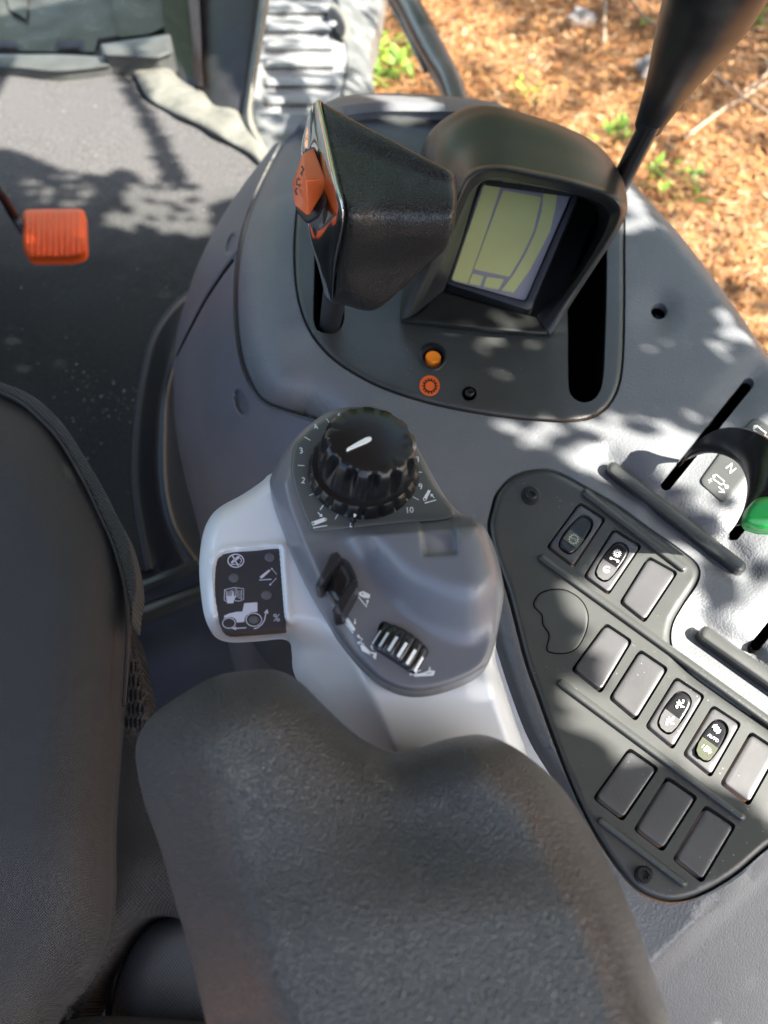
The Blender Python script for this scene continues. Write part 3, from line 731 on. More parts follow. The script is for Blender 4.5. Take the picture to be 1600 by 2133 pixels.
# U-shaped rows from left foot, over the top, to right foot
U = {
 'in0':  [(925,604,.478),(960,505,.508),(985,420,.534),(1003,380,.546),(1040,376,.548),(1110,388,.546),(1190,404,.543),(1240,432,.535),(1243,480,.515),(1190,580,.492),(1118,658,.472)],
 'in1':  [(868,652,.474),(925,535,.520),(962,440,.560),(990,388,.575),(1036,370,.578),(1110,384,.577),(1200,404,.574),(1262,432,.566),(1264,475,.548),(1205,575,.508),(1128,675,.472)],
 'rim':  [(848,662,.474),(905,530,.525),(948,430,.568),(980,368,.586),(1034,352,.590),(1115,366,.588),(1210,388,.585),(1284,420,.577),(1284,470,.556),(1218,575,.512),(1140,688,.472)],
 'out':  [(836,664,.472),(890,530,.520),(938,425,.564),(970,360,.582),(1032,342,.587),(1118,355,.586),(1215,378,.583),(1297,412,.573),(1298,462,.550),(1228,575,.508),(1147,696,.470)],
 'o2':   [(834,640,.465),(878,515,.505),(920,405,.552),(955,325,.572),(1025,290,.580),(1125,308,.579),(1225,340,.575),(1294,385,.564),(1300,440,.545),(1238,555,.50),(1160,680,.464)],
 'o3':   [(838,610,.455),(872,480,.49),(890,370,.540),(925,280,.562),(1010,232,.570),(1130,256,.569),(1232,300,.562),(1286,352,.548),(1296,410,.528),(1245,530,.485),(1170,660,.455)],
 'o4':   [(850,580,.44),(868,440,.47),(870,350,.510),(900,270,.535),(990,220,.545),(1120,246,.543),(1225,290,.535),(1275,345,.520),(1285,400,.50),(1250,510,.46),(1180,640,.44)],
 'o5':   [(850,570,.43),(880,440,.43),(890,350,.43),(920,290,.43),(1000,240,.43),(1120,262,.43),(1215,305,.43),(1260,360,.43),(1270,410,.43),(1250,510,.43),(1180,640,.43)]}
rw = lambda ks: [[P(*p) for p in U[k]] for k in ks]
loft('hood', rw(['out','o2','o3','o4','o5']), M['hood'], DP, nu=8, nv=8)
loft('rim', rw(['in1','rim','out']), M['hood'], DP, nu=8, nv=6)
loft('hood_lining', rw(['in0','in1']), M['gloss'] if 0 else M['black'], DP, nu=8, nv=4)
def plane3(a, b, c):
    """height function of the plane through three (u, v, z) points"""
    A, B, C_ = P(*a), P(*b), P(*c); n = (B-A).cross(C_-A); k = n.dot(A-Vector((0, 0, CZ)))
    def zf(u, v, d=None):
        x = (np.asarray(u, float)-800.)/F; y = (1066.5-np.asarray(v, float))/F
        dx, dy, dz = x, y*CT+ST, y*ST-CT; t = k/(n.x*dx+n.y*dy+n.z*dz)
        return CZ+dz*t
    return zf
zsc = plane3((940,600,.476), (1100,645,.474), (1100,385,.536))
loft('apron', [[P(918,606,.474),P(960,620,.474),P(1030,640,.474),P(1118,662,.471)], [P(880,648,.472),P(950,655,.473),P(1040,668,.474),P(1128,680,.472)], [P(846,668,.472),P(940,676,.473),P(1050,688,.473),P(1142,696,.470)], [P(838,674,.462),P(940,685,.462),P(1050,696,.462),P(1148,702,.461)], [P(842,680,.452),P(940,692,.452),P(1050,704,.452),P(1147,708,.452)]], M['hood'], DP, nu=6, nv=6, flip=True)
bez = relief('bezel', rp([(917,590),(999,372),(1212,400),(1106,652)], [22,20,18,16]), lambda u, v, d: zsc(u, v)+.0015-rnd(d, 6, .003), M['black'], DP, 6, holes=[rp([(938,586),(1006,376),(1196,402),(1096,630)], 8)], skirt=.006, hskirt=.004)
scr_ol = rp([(940,585),(1006,360),(1196,390),(1094,627)], 5)
sc_ = relief('screen', scr_ol, lambda u, v, d: zsc(u, v)-.001, M['lcdback'], DP, 30, skirt=0, rings=())
def Z3(x, y): return (780+x/2.7586, 180+y/2.7586)
D = Decal(lambda u, v: zsc(u, v)-.001)
def seg(pts, r=3): D.poly(rp([Z3(*p) for p in pts], r, 3))
seg([(632,560),(728,555),(712,620),(640,840),(535,1135),(445,1110)], 4)
seg([(740,596),(960,636),(945,700),(915,830),(860,950),(775,1095),(570,1050)], 5)
seg([(565,1075),(628,1090),(608,1146),(540,1135)], 3); seg([(645,1095),(746,1108),(712,1168),(625,1152)], 3)
seg([(735,480),(830,500),(820,582),(738,565)], 2); seg([(850,520),(970,540),(952,612),(850,592)], 2)
D.poly([Z3(*p) for p in [(985,500),(1062,520),(1040,700),(1010,830),(960,930),(890,1060),(800,1185),(730,1172),(800,1080),(870,960),(925,840),(960,720)]])
D.build('lcd_segments', M['lcd'], sc_, .0003)

# =================================================================== JOYSTICK
JS = thing('joystick', 'black leather-grained hand lever with chrome edge and orange rocker button', 'control lever', P(690, 680, ZC-.03))
Zt = .63
JR = [  # each row: top/front profile (visible) then back
 [(668,212,Zt),(684,285,Zt+.002),(703,370,Zt+.004),(718,430,Zt+.003),(716,480,Zt-.012),(704,545,Zt-.045),(696,628,Zt-.085),(680,600,Zt-.10),(650,440,Zt-.075),(648,300,Zt-.05)],
 [(690,224,Zt),(705,300,Zt+.003),(722,380,Zt+.005),(735,440,Zt+.004),(733,490,Zt-.012),(722,555,Zt-.045),(722,634,Zt-.085),(700,600,Zt-.11),(680,450,Zt-.09),(675,310,Zt-.06)],
 [(750,257,Zt),(765,325,Zt+.001),(778,385,Zt+.002),(788,440,Zt-.001),(788,495,Zt-.018),(782,560,Zt-.05),(782,642,Zt-.085),(760,620,Zt-.11),(745,470,Zt-.09),(740,330,Zt-.06)],
 [(830,300,Zt),(840,350,Zt+.001),(848,400,Zt+.001),(852,445,Zt-.003),(853,492,Zt-.017),(848,540,Zt-.042),(838,600,Zt-.07),(820,590,Zt-.10),(810,480,Zt-.09),(815,370,Zt-.06)],
 [(900,337,Zt),(908,375,Zt+.001),(912,415,Zt+.0),(914,450,Zt-.004),(912,485,Zt-.015),(906,515,Zt-.03),(896,548,Zt-.052),(880,540,Zt-.08),(878,470,Zt-.085),(885,390,Zt-.05)],
 [(938,357,Zt-.002),(944,385,Zt-.001),(946,415,Zt-.001),(945,445,Zt-.004),(941,475,Zt-.013),(934,500,Zt-.025),(926,522,Zt-.04),(915,515,Zt-.06),(918,465,Zt-.065),(925,400,Zt-.04)],
 [(948,366,Zt-.012),(951,388,Zt-.010),(952,412,Zt-.010),(950,440,Zt-.012),(946,465,Zt-.018),(940,488,Zt-.028),(932,505,Zt-.04),(926,500,Zt-.05),(930,460,Zt-.05),(936,405,Zt-.035)]]
loft('grip', [[P(*p) for p in r] for r in JR], M['grip'], JS, cu=True, nu=8, nv=8, caps=True, flip=True)
CH = [  # chrome strip: from grip edge outward and round to the end face
 [(672,212,Zt+.0005),(688,285,Zt+.003),(706,370,Zt+.006),(721,432,Zt+.004),(720,482,Zt-.012),(707,545,Zt-.045),(699,608,Zt-.08)],
 [(664,208,Zt+.0045),(680,285,Zt+.008),(696,372,Zt+.010),(712,434,Zt+.008),(708,484,Zt-.008),(696,548,Zt-.041),(694,618,Zt-.078)],
 [(655,214,Zt+.001),(664,290,Zt+.001),(676,368,Zt+.000),(690,432,Zt-.004),(688,486,Zt-.018),(684,550,Zt-.050),(690,626,Zt-.082)],
 [(648,226,Zt-.008),(646,300,Zt-.013),(655,352,Zt-.018),(664,432,Zt-.024),(664,500,Zt-.036),(674,562,Zt-.060),(684,622,Zt-.086)],
 [(640,246,Zt-.016),(628,308,Zt-.024),(632,360,Zt-.034),(638,440,Zt-.042),(648,505,Zt-.052),(664,560,Zt-.070),(676,612,Zt-.092)],
 [(650,260,Zt-.03),(640,320,Zt-.05),(640,370,Zt-.06),(645,440,Zt-.065),(655,505,Zt-.075),(670,560,Zt-.09),(680,605,Zt-.10)]]
loft('chrome_strip', [[P(*p) for p in r] for r in CH], M['chrome'], JS, nu=10, nv=8)
def poly3(name, pts, faces, m, parent, bev=.0012, seg=3):
    o = fin(name, [P(*p) for p in pts], faces, m, parent, True, 60)
    b = o.modifiers.new('bevel', 'BEVEL'); b.width = bev; b.segments = seg; b.limit_method = 'ANGLE'; b.angle_limit = math.radians(20)
    return o
z1 = Zt-.004
ob = poly3('rocker_button', [(630,319,z1),(653,308,z1+.002),(679,372,z1+.004),(635,374,z1+.006),(608,382,z1-.006),(613,428,z1-.012),(642,452,z1-.014),(680,392,z1-.004),
                             (655,330,z1-.016),(672,378,z1-.018),(655,420,z1-.026),(638,400,z1-.026)],
      [(0,3,2,1), (0,4,5,6,3), (3,6,7,2), (0,1,8), (1,2,9,8), (2,7,9), (7,6,10,9), (6,5,11,10), (5,4,11), (4,0,8,11), (8,9,10,11)], M['orange'], JS, .0013, 4)
zb = plane3((630,319,z1), (613,428,z1-.012), (638,412,z1-.004))
D = Decal(zb)
D.line([(628,346),(633,353),(627,361),(631,368)], 4); D.ring((621.5,379), 4, 1.8, 6.5); 
for k in range(8):
    a = k*.785; D.line([(621.5+4.5*math.cos(a),379+7.5*math.sin(a)),(621.5+6*math.cos(a),379+10*math.sin(a))], 1.6)
D.line([(619,391),(615,398),(619,406)], 4)
D.build('button_mark', M['black_ink'], ob, .0048)
tube('shaft', [P(700,590,.545), P(694,636,.505), P(688,672,.462), P(684,690,.42)], [.0085,.0088,.0088,.0088], M['black'], JS, 20)

zr_ = plane3((640,320,Zt-.012), (692,400,Zt-.002), (645,460,Zt-.029))
relief('reflection_patch', rp([(632,316),(655,304),(684,365),(686,405),(664,448),(640,462),(617,436),(612,400)], 7), lambda u, v, d: zr_(u, v)+.0005, M['black'], JS, 8, skirt=.002)  # black patch laid over the chrome to darken out the button's reflection
# =================================================================== GEAR LEVER (top right)
GL = thing('gear_lever', 'tall black gear lever with bulging matt grip at upper right', 'gear lever', P(1262, 440, ZC-.05))
tube('shaft', [P(1215,520,.40), P(1262,440,.47), P(1318,330,.56), P(1362,245,.615)], [.0085,.0085,.0082,.008], M['gloss'], GL, 24)
tube('grip', [P(1346,273,.598), P(1352,262,.602), P(1362,240,.613), P(1400,165,.65), P(1448,70,.70), P(1492,-20,.735), P(1520,-110,.76), P(1535,-200,.77)], [.0065,.0100,.0112,.0158,.0212,.0240,.0230,.014], M['gear'], GL, 36)

# =================================================================== VALVE LEVER
VL = thing('valve_lever', 'curved gloss black flat lever with green handle end over the N plate', 'lever', P(1420, 965, ZC-.04))
outer = [(1405,985,.44),(1422,958,.462),(1440,930,.482),(1478,902,.500),(1520,891,.512),(1568,899,.522),(1612,926,.530),(1652,985,.532),(1655,1060,.525)]
inner = [(1398,990,.44),(1418,968,.455),(1432,953,.470),(1470,938,.489),(1508,940,.501),(1542,958,.510),(1562,996,.518),(1562,1045,.520),(1545,1090,.515)]
rows_ = [[P(*p) for p in outer], [P(*p) for p in inner], [P(a, b+4, z-.006) for a, b, z in inner], [P(a, b+4, z-.006) for a, b, z in outer]]
loft('lever_arm', rows_+[rows_[0]], M['gloss'], VL, nu=10, nv=2, ang=50)
relief('green_handle', rp([(1548,1090),(1552,1062),(1576,1036),(1700,1028),(1720,1114),(1582,1108),(1556,1100)], [8,16,14,10,10,10,8]), lambda u, v, d: .538-rnd(d, 13, .008)-.0002*np.clip(v-1080, 0, 60), M['green'], VL, 5, skirt=.003, rings=(1,3,6,10), ang=70)

# =================================================================== SWITCH PANEL
SP = thing('switch_panel', 'charcoal teardrop switch panel with rocker switches and blank covers', 'switch panel', P(1300, 1450, ZC-.02))
quads = [[(1208,1044),(1264,1080),(1195,1185),(1137,1140)], [(1279,1099),(1339,1136),(1268,1241),(1214,1202)], [(1351,1157),(1414,1192),(1343,1299),(1289,1256)],
 [(1262,1296),(1319,1334),(1252,1446),(1189,1395)], [(1333,1351),(1394,1392),(1325,1504),(1267,1455)], [(1408,1408),(1470,1449),(1402,1563),(1343,1514)], [(1485,1467),(1546,1507),(1481,1621),(1421,1572)], [(1564,1522),(1626,1563),(1561,1680),(1499,1633)],
 [(1311,1556),(1374,1600),(1298,1712),(1234,1663)], [(1390,1615),(1455,1660),(1381,1776),(1319,1728)], [(1470,1675),(1535,1719),(1463,1841),(1400,1790)]]
kinds = ['r','r','b','b','b','r','r','b','b','b','b']
zsp = ZC+.0015
ribs = [((1221,1027),(1424,1183)), ((1130,1163),(1640,1530)), ((1169,1423),(1545,1702)), ((1252,1711),(1424,1841))]
def zpanel(u, v, d):
    q = np.stack([u, v], 1); z = zsp-rnd(np.clip(d-1, 0, 99), 16, .009)
    for a, b in ribs:
        e = pdist(q, np.array([a, b], float), False)
        # dull channel along each rib
        pass
    return z
relief('panel_plate', sw_out, zpanel, M['plate'], SP, 4.6, holes=[rp(q, 10) for q in quads], skirt=.02, hskirt=.007, rings=(1.5,4,8,13), bstep=5)
for a, b in ribs:
    relief('rib', bar(a, b, 19), lambda u, v, d: zsp+.0032-rnd(d, 9.5, .0045), M['plate'], SP, 3.5, skirt=.003, rings=(1,2.5,4.5,6.5), ang=80)
def shrink(q, k):
    a = np.array(q, float); c = a.mean(0); return c+(a-c)*k
def L2(q, s, t):
    a = np.array(q, float); return a[0]*(1-s)*(1-t)+a[1]*s*(1-t)+a[2]*s*t+a[3]*(1-s)*t
for i, (q, k) in enumerate(zip(quads, kinds)):
    well('switch_well', rp(q, 10), zsp-.0065, .002, SP)
    if k == 'b':
        relief('blank_cover', rp(shrink(q, .90), 11), lambda u, v, d: zsp-.0005-rnd(d, 5, .0014), M['blank'], SP, 8, skirt=.007, rings=(1,2.5,5))
    else:
        ol = np.array([L2(q, s, t) for s, t in [(.25,.22),(.40,.14),(.62,.14),(.78,.22),(.82,.4),(.80,.62),(.74,.80),(.60,.87),(.36,.87),(.22,.80),(.17,.6),(.19,.4)]])
        ol = cr(ol, 5)
        sw = relief('rocker_switch', rp(shrink(q, .91), 10), lambda u, v, d: zsp-.0005-rnd(d, 5, .0014), M['blank'], SP, 6, holes=[ol], skirt=.007, hskirt=.006, rings=(1,2.5,5))
        A0 = L2(q, .5, .12); A1 = L2(q, .5, .88)
        dr = (A1-A0); Ld = dr@dr
        up = -1 if i in (0, 6) else 1
        def tpos(u, v): return ((u-A0[0])*dr[0]+(v-A0[1])*dr[1])/Ld
        def zr(u, v, d=None, tpos=tpos, up=up):
            t = tpos(u, v)
            return zsp-.0012+.0038*up*(.5-t)*1.1+.004*(t-.5)**2+.0004
        rk = relief('rocker', cr(shrink(ol, .93), 1), lambda u, v, d: zr(u, v)-rnd(d, 5, .002), M['gloss'], sw, 4, skirt=.006, rings=(1,2.5,5))
        # lower half lens
        half = cr(shrink([L2(q, s, t) for s, t in [(.19,.52),(.81,.52),(.80,.66),(.74,.80),(.60,.86),(.38,.86),(.24,.80),(.18,.66)]], .86), 1)
        if i in (0,): half = cr([L2(q, s, t) for s, t in [(.26,.50),(.78,.50),(.76,.70),(.26,.70)]], 1)
        D = Decal(zr); D.poly([tuple(p) for p in half]); D.build('rocker_lens', mat('lens_olive', (.07,.075,.05), .4) if i in (0, 6) else mat('lens_grey', (.10,.10,.10), .3), sw, .0004)
        D = Decal(zr); rot = math.degrees(math.atan2(*( (np.array(q[1])-np.array(q[0]))[::-1])))
        c1 = L2(q, .5, .34); c2 = L2(q, .5, .66); w = 1.3
        if i == 0:
            c = L2(q, .52, .60); D.ring(c, 8.5, w); D.text('AUTO', c, 6.5, rot)
            for k2 in range(12): a = k2*.5236; D.line([(c[0]+9*math.cos(a), c[1]+9*math.sin(a)), (c[0]+11.5*math.cos(a), c[1]+11.5*math.sin(a))], 1.8)
        if i == 1:
            c = c1; D.ring(c, 6, w); D.ring(c, 3, w)
            for k2 in range(12): a = k2*.5236; D.line([(c[0]+7*math.cos(a), c[1]+7*math.sin(a)), (c[0]+9*math.cos(a), c[1]+9*math.sin(a))], 1.6)
            e = c1+np.array([-5, 12]); D.line([e+(-8,-2), e, e+(6,3)], 2); D.ring(e+(-8,-2), 2.5, 1.2); D.ring(e+(6,4), 2.5, 1.2)
            D.ring(c2, 7, 1.8, 6, 30, 330); D.line([c2+(-4,0), c2+(4,2)], 1.6)
        if i == 5:
            for cc in (c1, c2):
                D.line([cc+(-9,5), cc+(8,-3)], 2.6); D.line([cc+(-2,-8), cc+(3,8)], 2.6); D.line([cc+(-7,-3), cc+(0,-1)], 2.4); D.line([cc+(2,4), cc+(9,7)], 2.4)
                D.disc(cc+(7,-6), 2.6); D.disc(cc+(-6,7), 2.4)
        if i == 6:
            c = c1+np.array([-1, -6]); D.ring(c, 5.5, w); D.ring(c, 2, w); D.line([c+(-9,-3), c+(-5,-8), c+(2,-9)], 1.6); D.line([c+(9,2), c+(6,8), c+(-1,9)], 1.6)
            D.text('AUTO', L2(q, .5, .46), 9.5, rot, 1, .01)
            c = c2; D.poly([c+(-8,2), c+(0,-7), c+(9,2), c+(4,7), c+(-4,6)]); D.line([c+(-11,-2), c+(-6,-8)], 1.6); D.line([c+(3,10), c+(10,7)], 1.6)
        D.build('rocker_mark', M['white'] if i != 0 else M['whitedim'], sw, .0007)
kc = cr([(1112,1256),(1124,1237),(1150,1228),(1180,1230),(1210,1249),(1225,1279),(1221,1316),(1202,1350),(1176,1361),(1146,1359),(1139,1350),(1144,1327),(1141,1316),(1131,1301),(1129,1282),(1116,1267)], 5)
D = Decal(const(zsp)); D.line([tuple(p) for p in kc], 2.4, True); D.build('cutout_groove', M['dark'], SP, .0002)
relief('knockout_cover', shrink(kc, .985), lambda u, v, d: zsp+.0008-rnd(d, 4, .0008), M['plate'], SP, 9, skirt=.001)
for u, v, r in ((1106,1032,.0048), (1341,1823,.0046)):
    relief('screw_collar', circ((u, v), 20, 30), lambda uu, vv, d: zsp+.0012-rnd(d, 4, .0012), M['black'], SP, 6, skirt=.003)
    screw(SP, u, v, zsp+.0012, r*.9)

# =================================================================== ARMREST CONTROL POD
PD = thing('armrest_control', 'light grey armrest control unit with big black rotary knob and keypad', 'control unit', P(800, 1350, .45))
body_ol = cr([(568,985),(545,1003),(505,1030),(460,1055),(436,1080),(421,1120),(415,1180),(419,1240),(428,1290),(446,1320),(480,1331),(540,1328),(585,1324),(603,1334),(608,1362),(612,1400),(640,1440),(720,1540),(800,1640),(1000,1680),(1110,1640),(1095,1565),(1072,1500),(1050,1430),(1032,1370),(1030,1300),(980,1150),(800,1010),(650,960)], 6)
zbase = .572
crease = np.array([(690,1290),(745,1378),(790,1470),(832,1572)], float)
def zbody(u, v, d):
    q = np.stack([u, v], 1); z = zbase-rnd(d, 34, .024)
    dc = pdist(q, crease, False)
    cx = np.interp(v, crease[:, 1], crease[:, 0])
    leftside = sst(6, -30, u-cx)*sst(1280, 1360, v)
    z = z-leftside*np.clip(dc, 0, 140)*.00042
    z = z-.02*sst(1420, 1600, v)
    z = z-.010*gauss(u, v, 505, 1060, 60, 30, -.5)*0
    # keypad recess
    kd = np.where(inside(q, key_out), -pdist(q, key_out), pdist(q, key_out))
    z = z+.002*np.exp(-((kd-8)/6.)**2)-.003*sst(3, -3, kd)*1.0
    return z
key_out = rp([(450,1152),(583,1141),(596,1312),(462,1322),(444,1240)], [30,3,4,24,40], 6)
relief('body', body_ol, zbody, M['light'], PD, 6, skirt=.005, rings=(1,3,7,12,18,26), ang=70)
kp = relief('keypad', shrink(key_out, .995), lambda u, v, d: zbase-.0016-rnd(d, 3, .0008), M['keypad'], PD, 8, skirt=.004)
zk = const(zbase-.0016)
for c in ((562,1161),(487,1204),(555,1240)):
    relief('key', circ(c, 11, 28, 9.2), lambda u, v, d: zbase-.0008-rnd(d, 5, .0007), M['key'], kp, 5, skirt=.0012, rings=(1,3))
relief('key', circ((529,1291), 10.5, 28, 8.5), lambda u, v, d: zbase-.0008-rnd(d, 5, .0007), M['key'], kp, 5, skirt=.0012, rings=(1,3))
def K(x, y): return (430+x/8.421, 1130+y/8.421)
D = Decal(zk)
D.ring(K(517,320), 16.4, 2.2, 13.6); D.line([K(455,230), K(560,410)], 3); D.poly([K(425,350),K(460,310),K(560,230),K(590,245),K(580,275),K(490,345),K(450,370)]); D.line([K(420,385), K(600,383)], 1.8)
D.line([K(590,270),K(615,300),K(615,330),K(595,355)], 1.8)
D.poly([K(935,600),K(1090,480),K(1118,475),K(1120,500),K(990,620),K(950,637)]); D.line([K(925,660), K(1140,645)], 1.9)
D.arrow(K(1237,558), K(1130,443), 1.2, 2.4, 4.4); D.arrow(K(1228,625), K(1105,755), 1.2, 2.4, 4.4)
# book with pointing hand
D.line([K(320,830),K(480,790),K(655,810),K(650,1000),K(580,1030),K(500,1020)], 1.3); D.line([K(320,830),K(312,1010),K(360,1040)], 1.3); D.line([K(350,860),K(350,1000)], 1.1); D.line([K(620,830),K(612,1010)], 1.1); D.line([K(320,830),K(350,860)], 1.1)
for j in range(5):
    D.line([K(355,870+j*22),K(410,862+j*22),K(465,820+j*26)], .9); D.line([K(500,800+j*30),K(550,850+j*28),K(618,860+j*32)], .9)
D.poly([K(355,935),K(440,935),K(465,850),K(480,850),K(485,950),K(515,920),K(520,940),K(470,1065),K(365,1068)])
# tractor
D.poly([K(310,1330),K(312,1285),K(400,1245),K(540,1215),K(632,1212),K(665,1065),K(895,1050),K(895,1215),K(790,1225),K(700,1280),K(668,1340),K(665,1395),K(535,1405),K(510,1340),K(450,1310),K(380,1310)])
D.ring(K(395,1415), 13.2, 1.7, 10.6); D.ring(K(833,1355), 16.2, 1.8, 13.6)
D.arrow(K(700,1495), K(440,1510), 2, 3.8, 10); D.line([K(830,1512),K(900,1495),K(980,1430),K(1020,1360),K(1045,1230)], 2.2); D.poly([K(1005,1235),K(1070,1168),K(1090,1245)])
D.text('%', K(1232,1325), 22, 4)
D.build('keypad_marks', M['white'] if 0 else mat('marking_lilac', (.55,.55,.62), .5), kp, .0004)
# dark upper cover
cov_ol = cr([(568,985),(562,1010),(572,1060),(590,1110),(612,1165),(640,1225),(675,1285),(715,1342),(757,1390),(800,1424),(850,1442),(905,1439),(965,1419),(1008,1392),(1028,1352),(1040,1300),(1049,1240),(1044,1190),(1030,1140),(1010,1100),(988,1080),(958,1068),(925,1030),(880,950),(840,880),(790,850),(740,847),(690,855),(650,880),(615,910),(590,945)], 6)
plate_line = np.array([(560,880),(607,900),(604,960),(620,1030),(640,1080),(655,1108)], float)
def zcov(u, v, d=None):
    q = np.stack([np.ravel(u), np.ravel(v)], 1).astype(float)
    if d is None: d = pdist(q, cov_ol)
    e = (v-(1108-(u-655)*.098))          # below the knob plate
    hump = sst(-2, 26, e)
    z = .592-rnd(d, 14, .010)
    # chamfer band at the left of the knob plate
    lim = 22+18*sst(900, 1100, v)
    z = z-.011*(1-sst(2, 40, d))*sst(-30, 0, -(u-760))*(1-.8*sst(660, 760, u))
    hc = cr([(700,1112),(752,1150),(790,1200),(838,1250),(900,1290),(975,1310),(1040,1285)], 8, False)
    yy = np.interp(u, hc[:, 0], hc[:, 1], left=1112, right=1285)
    sd = (yy-v)*.72                       # how far inside the raised hump
    up = sst(-34, 74, sd)*sst(-6, 22, e)*sst(690, 770, u)
    z = z+up*(.017+.005*np.clip((u-800)/200., 0, 1))
    z = z-up*rnd(d, 75, .015)
    nx = sst(40, 31, np.abs(u-913-.12*(v-1120)))*sst(1160, 1149, v+.05*(u-913))*sst(1070, 1090, v)
    z = z-.0045*nx
    z = z+hump*.002
    return z
whl = rp([(794,1288),(885,1344),(882,1378),(862,1386),(826,1376),(783,1322)], [16,16,14,16,16,16], 5)
relief('top_cover', cov_ol, lambda u, v, d: zcov(u, v, d), M['cover'], PD, 5, holes=[whl], skirt=.006, hskirt=.006, rings=(1,3,6,10,15,22), bstep=5, ang=75)
# flat dial plate insert
zd0 = .5935
dial_ol = cr([(612,930),(606,980),(614,1020),(628,1060),(640,1088),(653,1108),(720,1103),(830,1091),(945,1077),(905,1010),(870,940),(840,885),(790,858),(740,853),(695,861),(660,882),(632,905)], 6)
dl = relief('dial_plate', dial_ol, lambda u, v, d: zd0-rnd(d, 6, .003), M['dial'], PD, 8, skirt=.006, rings=(1,3,6))
zd = const(zd0)
def Q(x, y): return (560+x/4, 820+y/4)
D = Decal(zd)
for t_, p, r in (('4',(392,278),-30),('3',(270,476),-8),('2',(287,725),8),('1',(440,950),34),('0',(690,1092),12),('5',(600,185),-50),('10',(1173,972),-6),('9',(1266,775),-12),('8',(1236,550),0)):
    D.text(t_, Q(*p), 17.5, r, 1, .008)
for a, b in (((480,208),(507,245)), ((298,360),(346,388)), ((242,597),(298,601)), ((338,848),(382,830)), ((577,1006),(552,1046)), ((1202,860),(1250,886)), ((1250,653),(1278,655))):
    D.line([Q(*a), Q(*b)], 1.6)
D.poly([Q(355,1070),Q(460,1032),Q(485,1040),Q(480,1058),Q(390,1095),Q(365,1098)]); D.line([Q(368,1118), Q(486,1098)], 2); D.arrow(Q(408,988), Q(446,1026), 1.8, 4, 5)
D.poly([Q(1283,875),Q(1330,800),Q(1348,805),Q(1345,820),Q(1310,890),Q(1290,895)]); D.line([Q(1300,912), Q(1395,885)], 2); D.arrow(Q(1378,868), Q(1348,835), 1.8, 4, 5)
D.build('dial_marks', M['white'], dl, .0003)
D = Decal(zd); D.disc(Q(372,1080), 2); D.disc(Q(474,1047), 1.3); D.disc(Q(1300,880), 2); D.disc(Q(1338,803), 1); D.build('dial_dots', M['dial'], dl, .0005)
# rotary knob
kc_ = P(757, 985, zd0+.001); tl = (-.05, .17)
px = .37/1552
def fl(i, a):
    if i in (1, 2): return 1-.045*max(0, math.cos(20*a))**1.5*1.7
    return 1
kb = lathe('knob_skirt', [(117*px, 0), (118*px, .0015), (115*px, .0055), (108*px, .0075), (96*px, .008), (95*px, .006)], kc_, M['knob'], PD, 192, (0, .06), fl)
def sc2(i, a):
    s = [0.0, .02, .07, .10, .10, .055, .01, 0, 0, 0][i]
    return 1-s*max(0, math.cos(9*a))**1.5*1.3
kn = lathe('knob', [(100*px, .003), (100*px, .006), (100*px, .010), (99.5*px, .014), (99*px, .0175), (98*px, .0205), (95.5*px, .0232), (91*px, .0252), (84*px, .0265), (60*px, .0275), (30*px, .0279), (.0001, .028)], kc_, M['knob'], PD, 216, tl,
     lambda i, a: 1-[0, .01, .05, .10, .145, .165, .13, .05, 0, 0, 0, 0][i]*max(0, math.cos(13*a+.5)+.3)**.8*1.0)
# pointer on knob top
Rm = Matrix.Rotation(tl[1], 3, 'Y') @ Matrix.Rotation(tl[0], 3, 'X'); cc = kc_+Rm@Vector((0, 0, .0280)); nn = Rm@Vector((0, 0, 1))
def onplane(u, v):
    x = (u-800)/F; y = (1066.5-v)/F; d = Vector((x, y*CT+ST, y*ST-CT)); o_ = Vector((0, 0, CZ)); t = nn.dot(cc-o_)/nn.dot(d); return o_+d*t
pt = [(722,938),(723,935.5),(745,922),(762,913),(770,911.5),(774,914),(773,918),(765,923),(746,930),(724,938.5)]
vs = [onplane(*p)+nn*.0007 for p in pt]+[onplane(*p)-nn*.001 for p in pt]; n = len(pt)
fin('pointer', vs, [tuple(range(n))]+[(i, n+i, n+(i+1) % n, (i+1) % n) for i in range(n)], M['white'], kn, True, 30)
tri = [Q(706,1000), Q(735,1008), Q(712,1034)]
fin('index_mark', [P(*p, zd0+.0078) for p in tri]+[P(*p, zd0+.002) for p in tri], [(0,1,2),(0,3,4,1),(1,4,5,2),(2,5,3,0)], M['white'], PD, False)
relief('index_tab', cr([Q(680,1030),Q(700,1000),Q(735,1012),Q(712,1060),Q(700,1085),Q(688,1075)], 4), lambda u, v, d: zd0+.006-rnd(d, 4, .003), M['knob'], PD, 3, skirt=.005, rings=(1,2))
# thumb switch: two wings either side of a barrel
TS = relief('thumb_switch', cr([(682,1178),(700,1162),(722,1166),(736,1185),(744,1208),(735,1240),(715,1262),(695,1256),(680,1235),(676,1205)], 6),
       lambda u, v, d: zcov(u, v, None)+.010+.000-rnd(d, 26, .009)-.002*np.sin((v-1160)/100*3.14), M['gloss'], PD, 4, skirt=.012, rings=(1,3,6,10,16))
def wing(q, zt, zb_):
    def zz(u, v, d): return zcov(u, v, None)+zt-rnd(d, 3, .002)
    relief('switch_wing', rp(q, 3), zz, M['black'], TS, 4, skirt=.010, rings=(1,2.5))
wing([(689,1153),(703,1149),(711,1158),(706,1168),(667,1226),(656,1222)], .0135, 0)
wing([(734,1206),(746,1209),(745,1222),(712,1281),(697,1283),(691,1272)], .0135, 0)
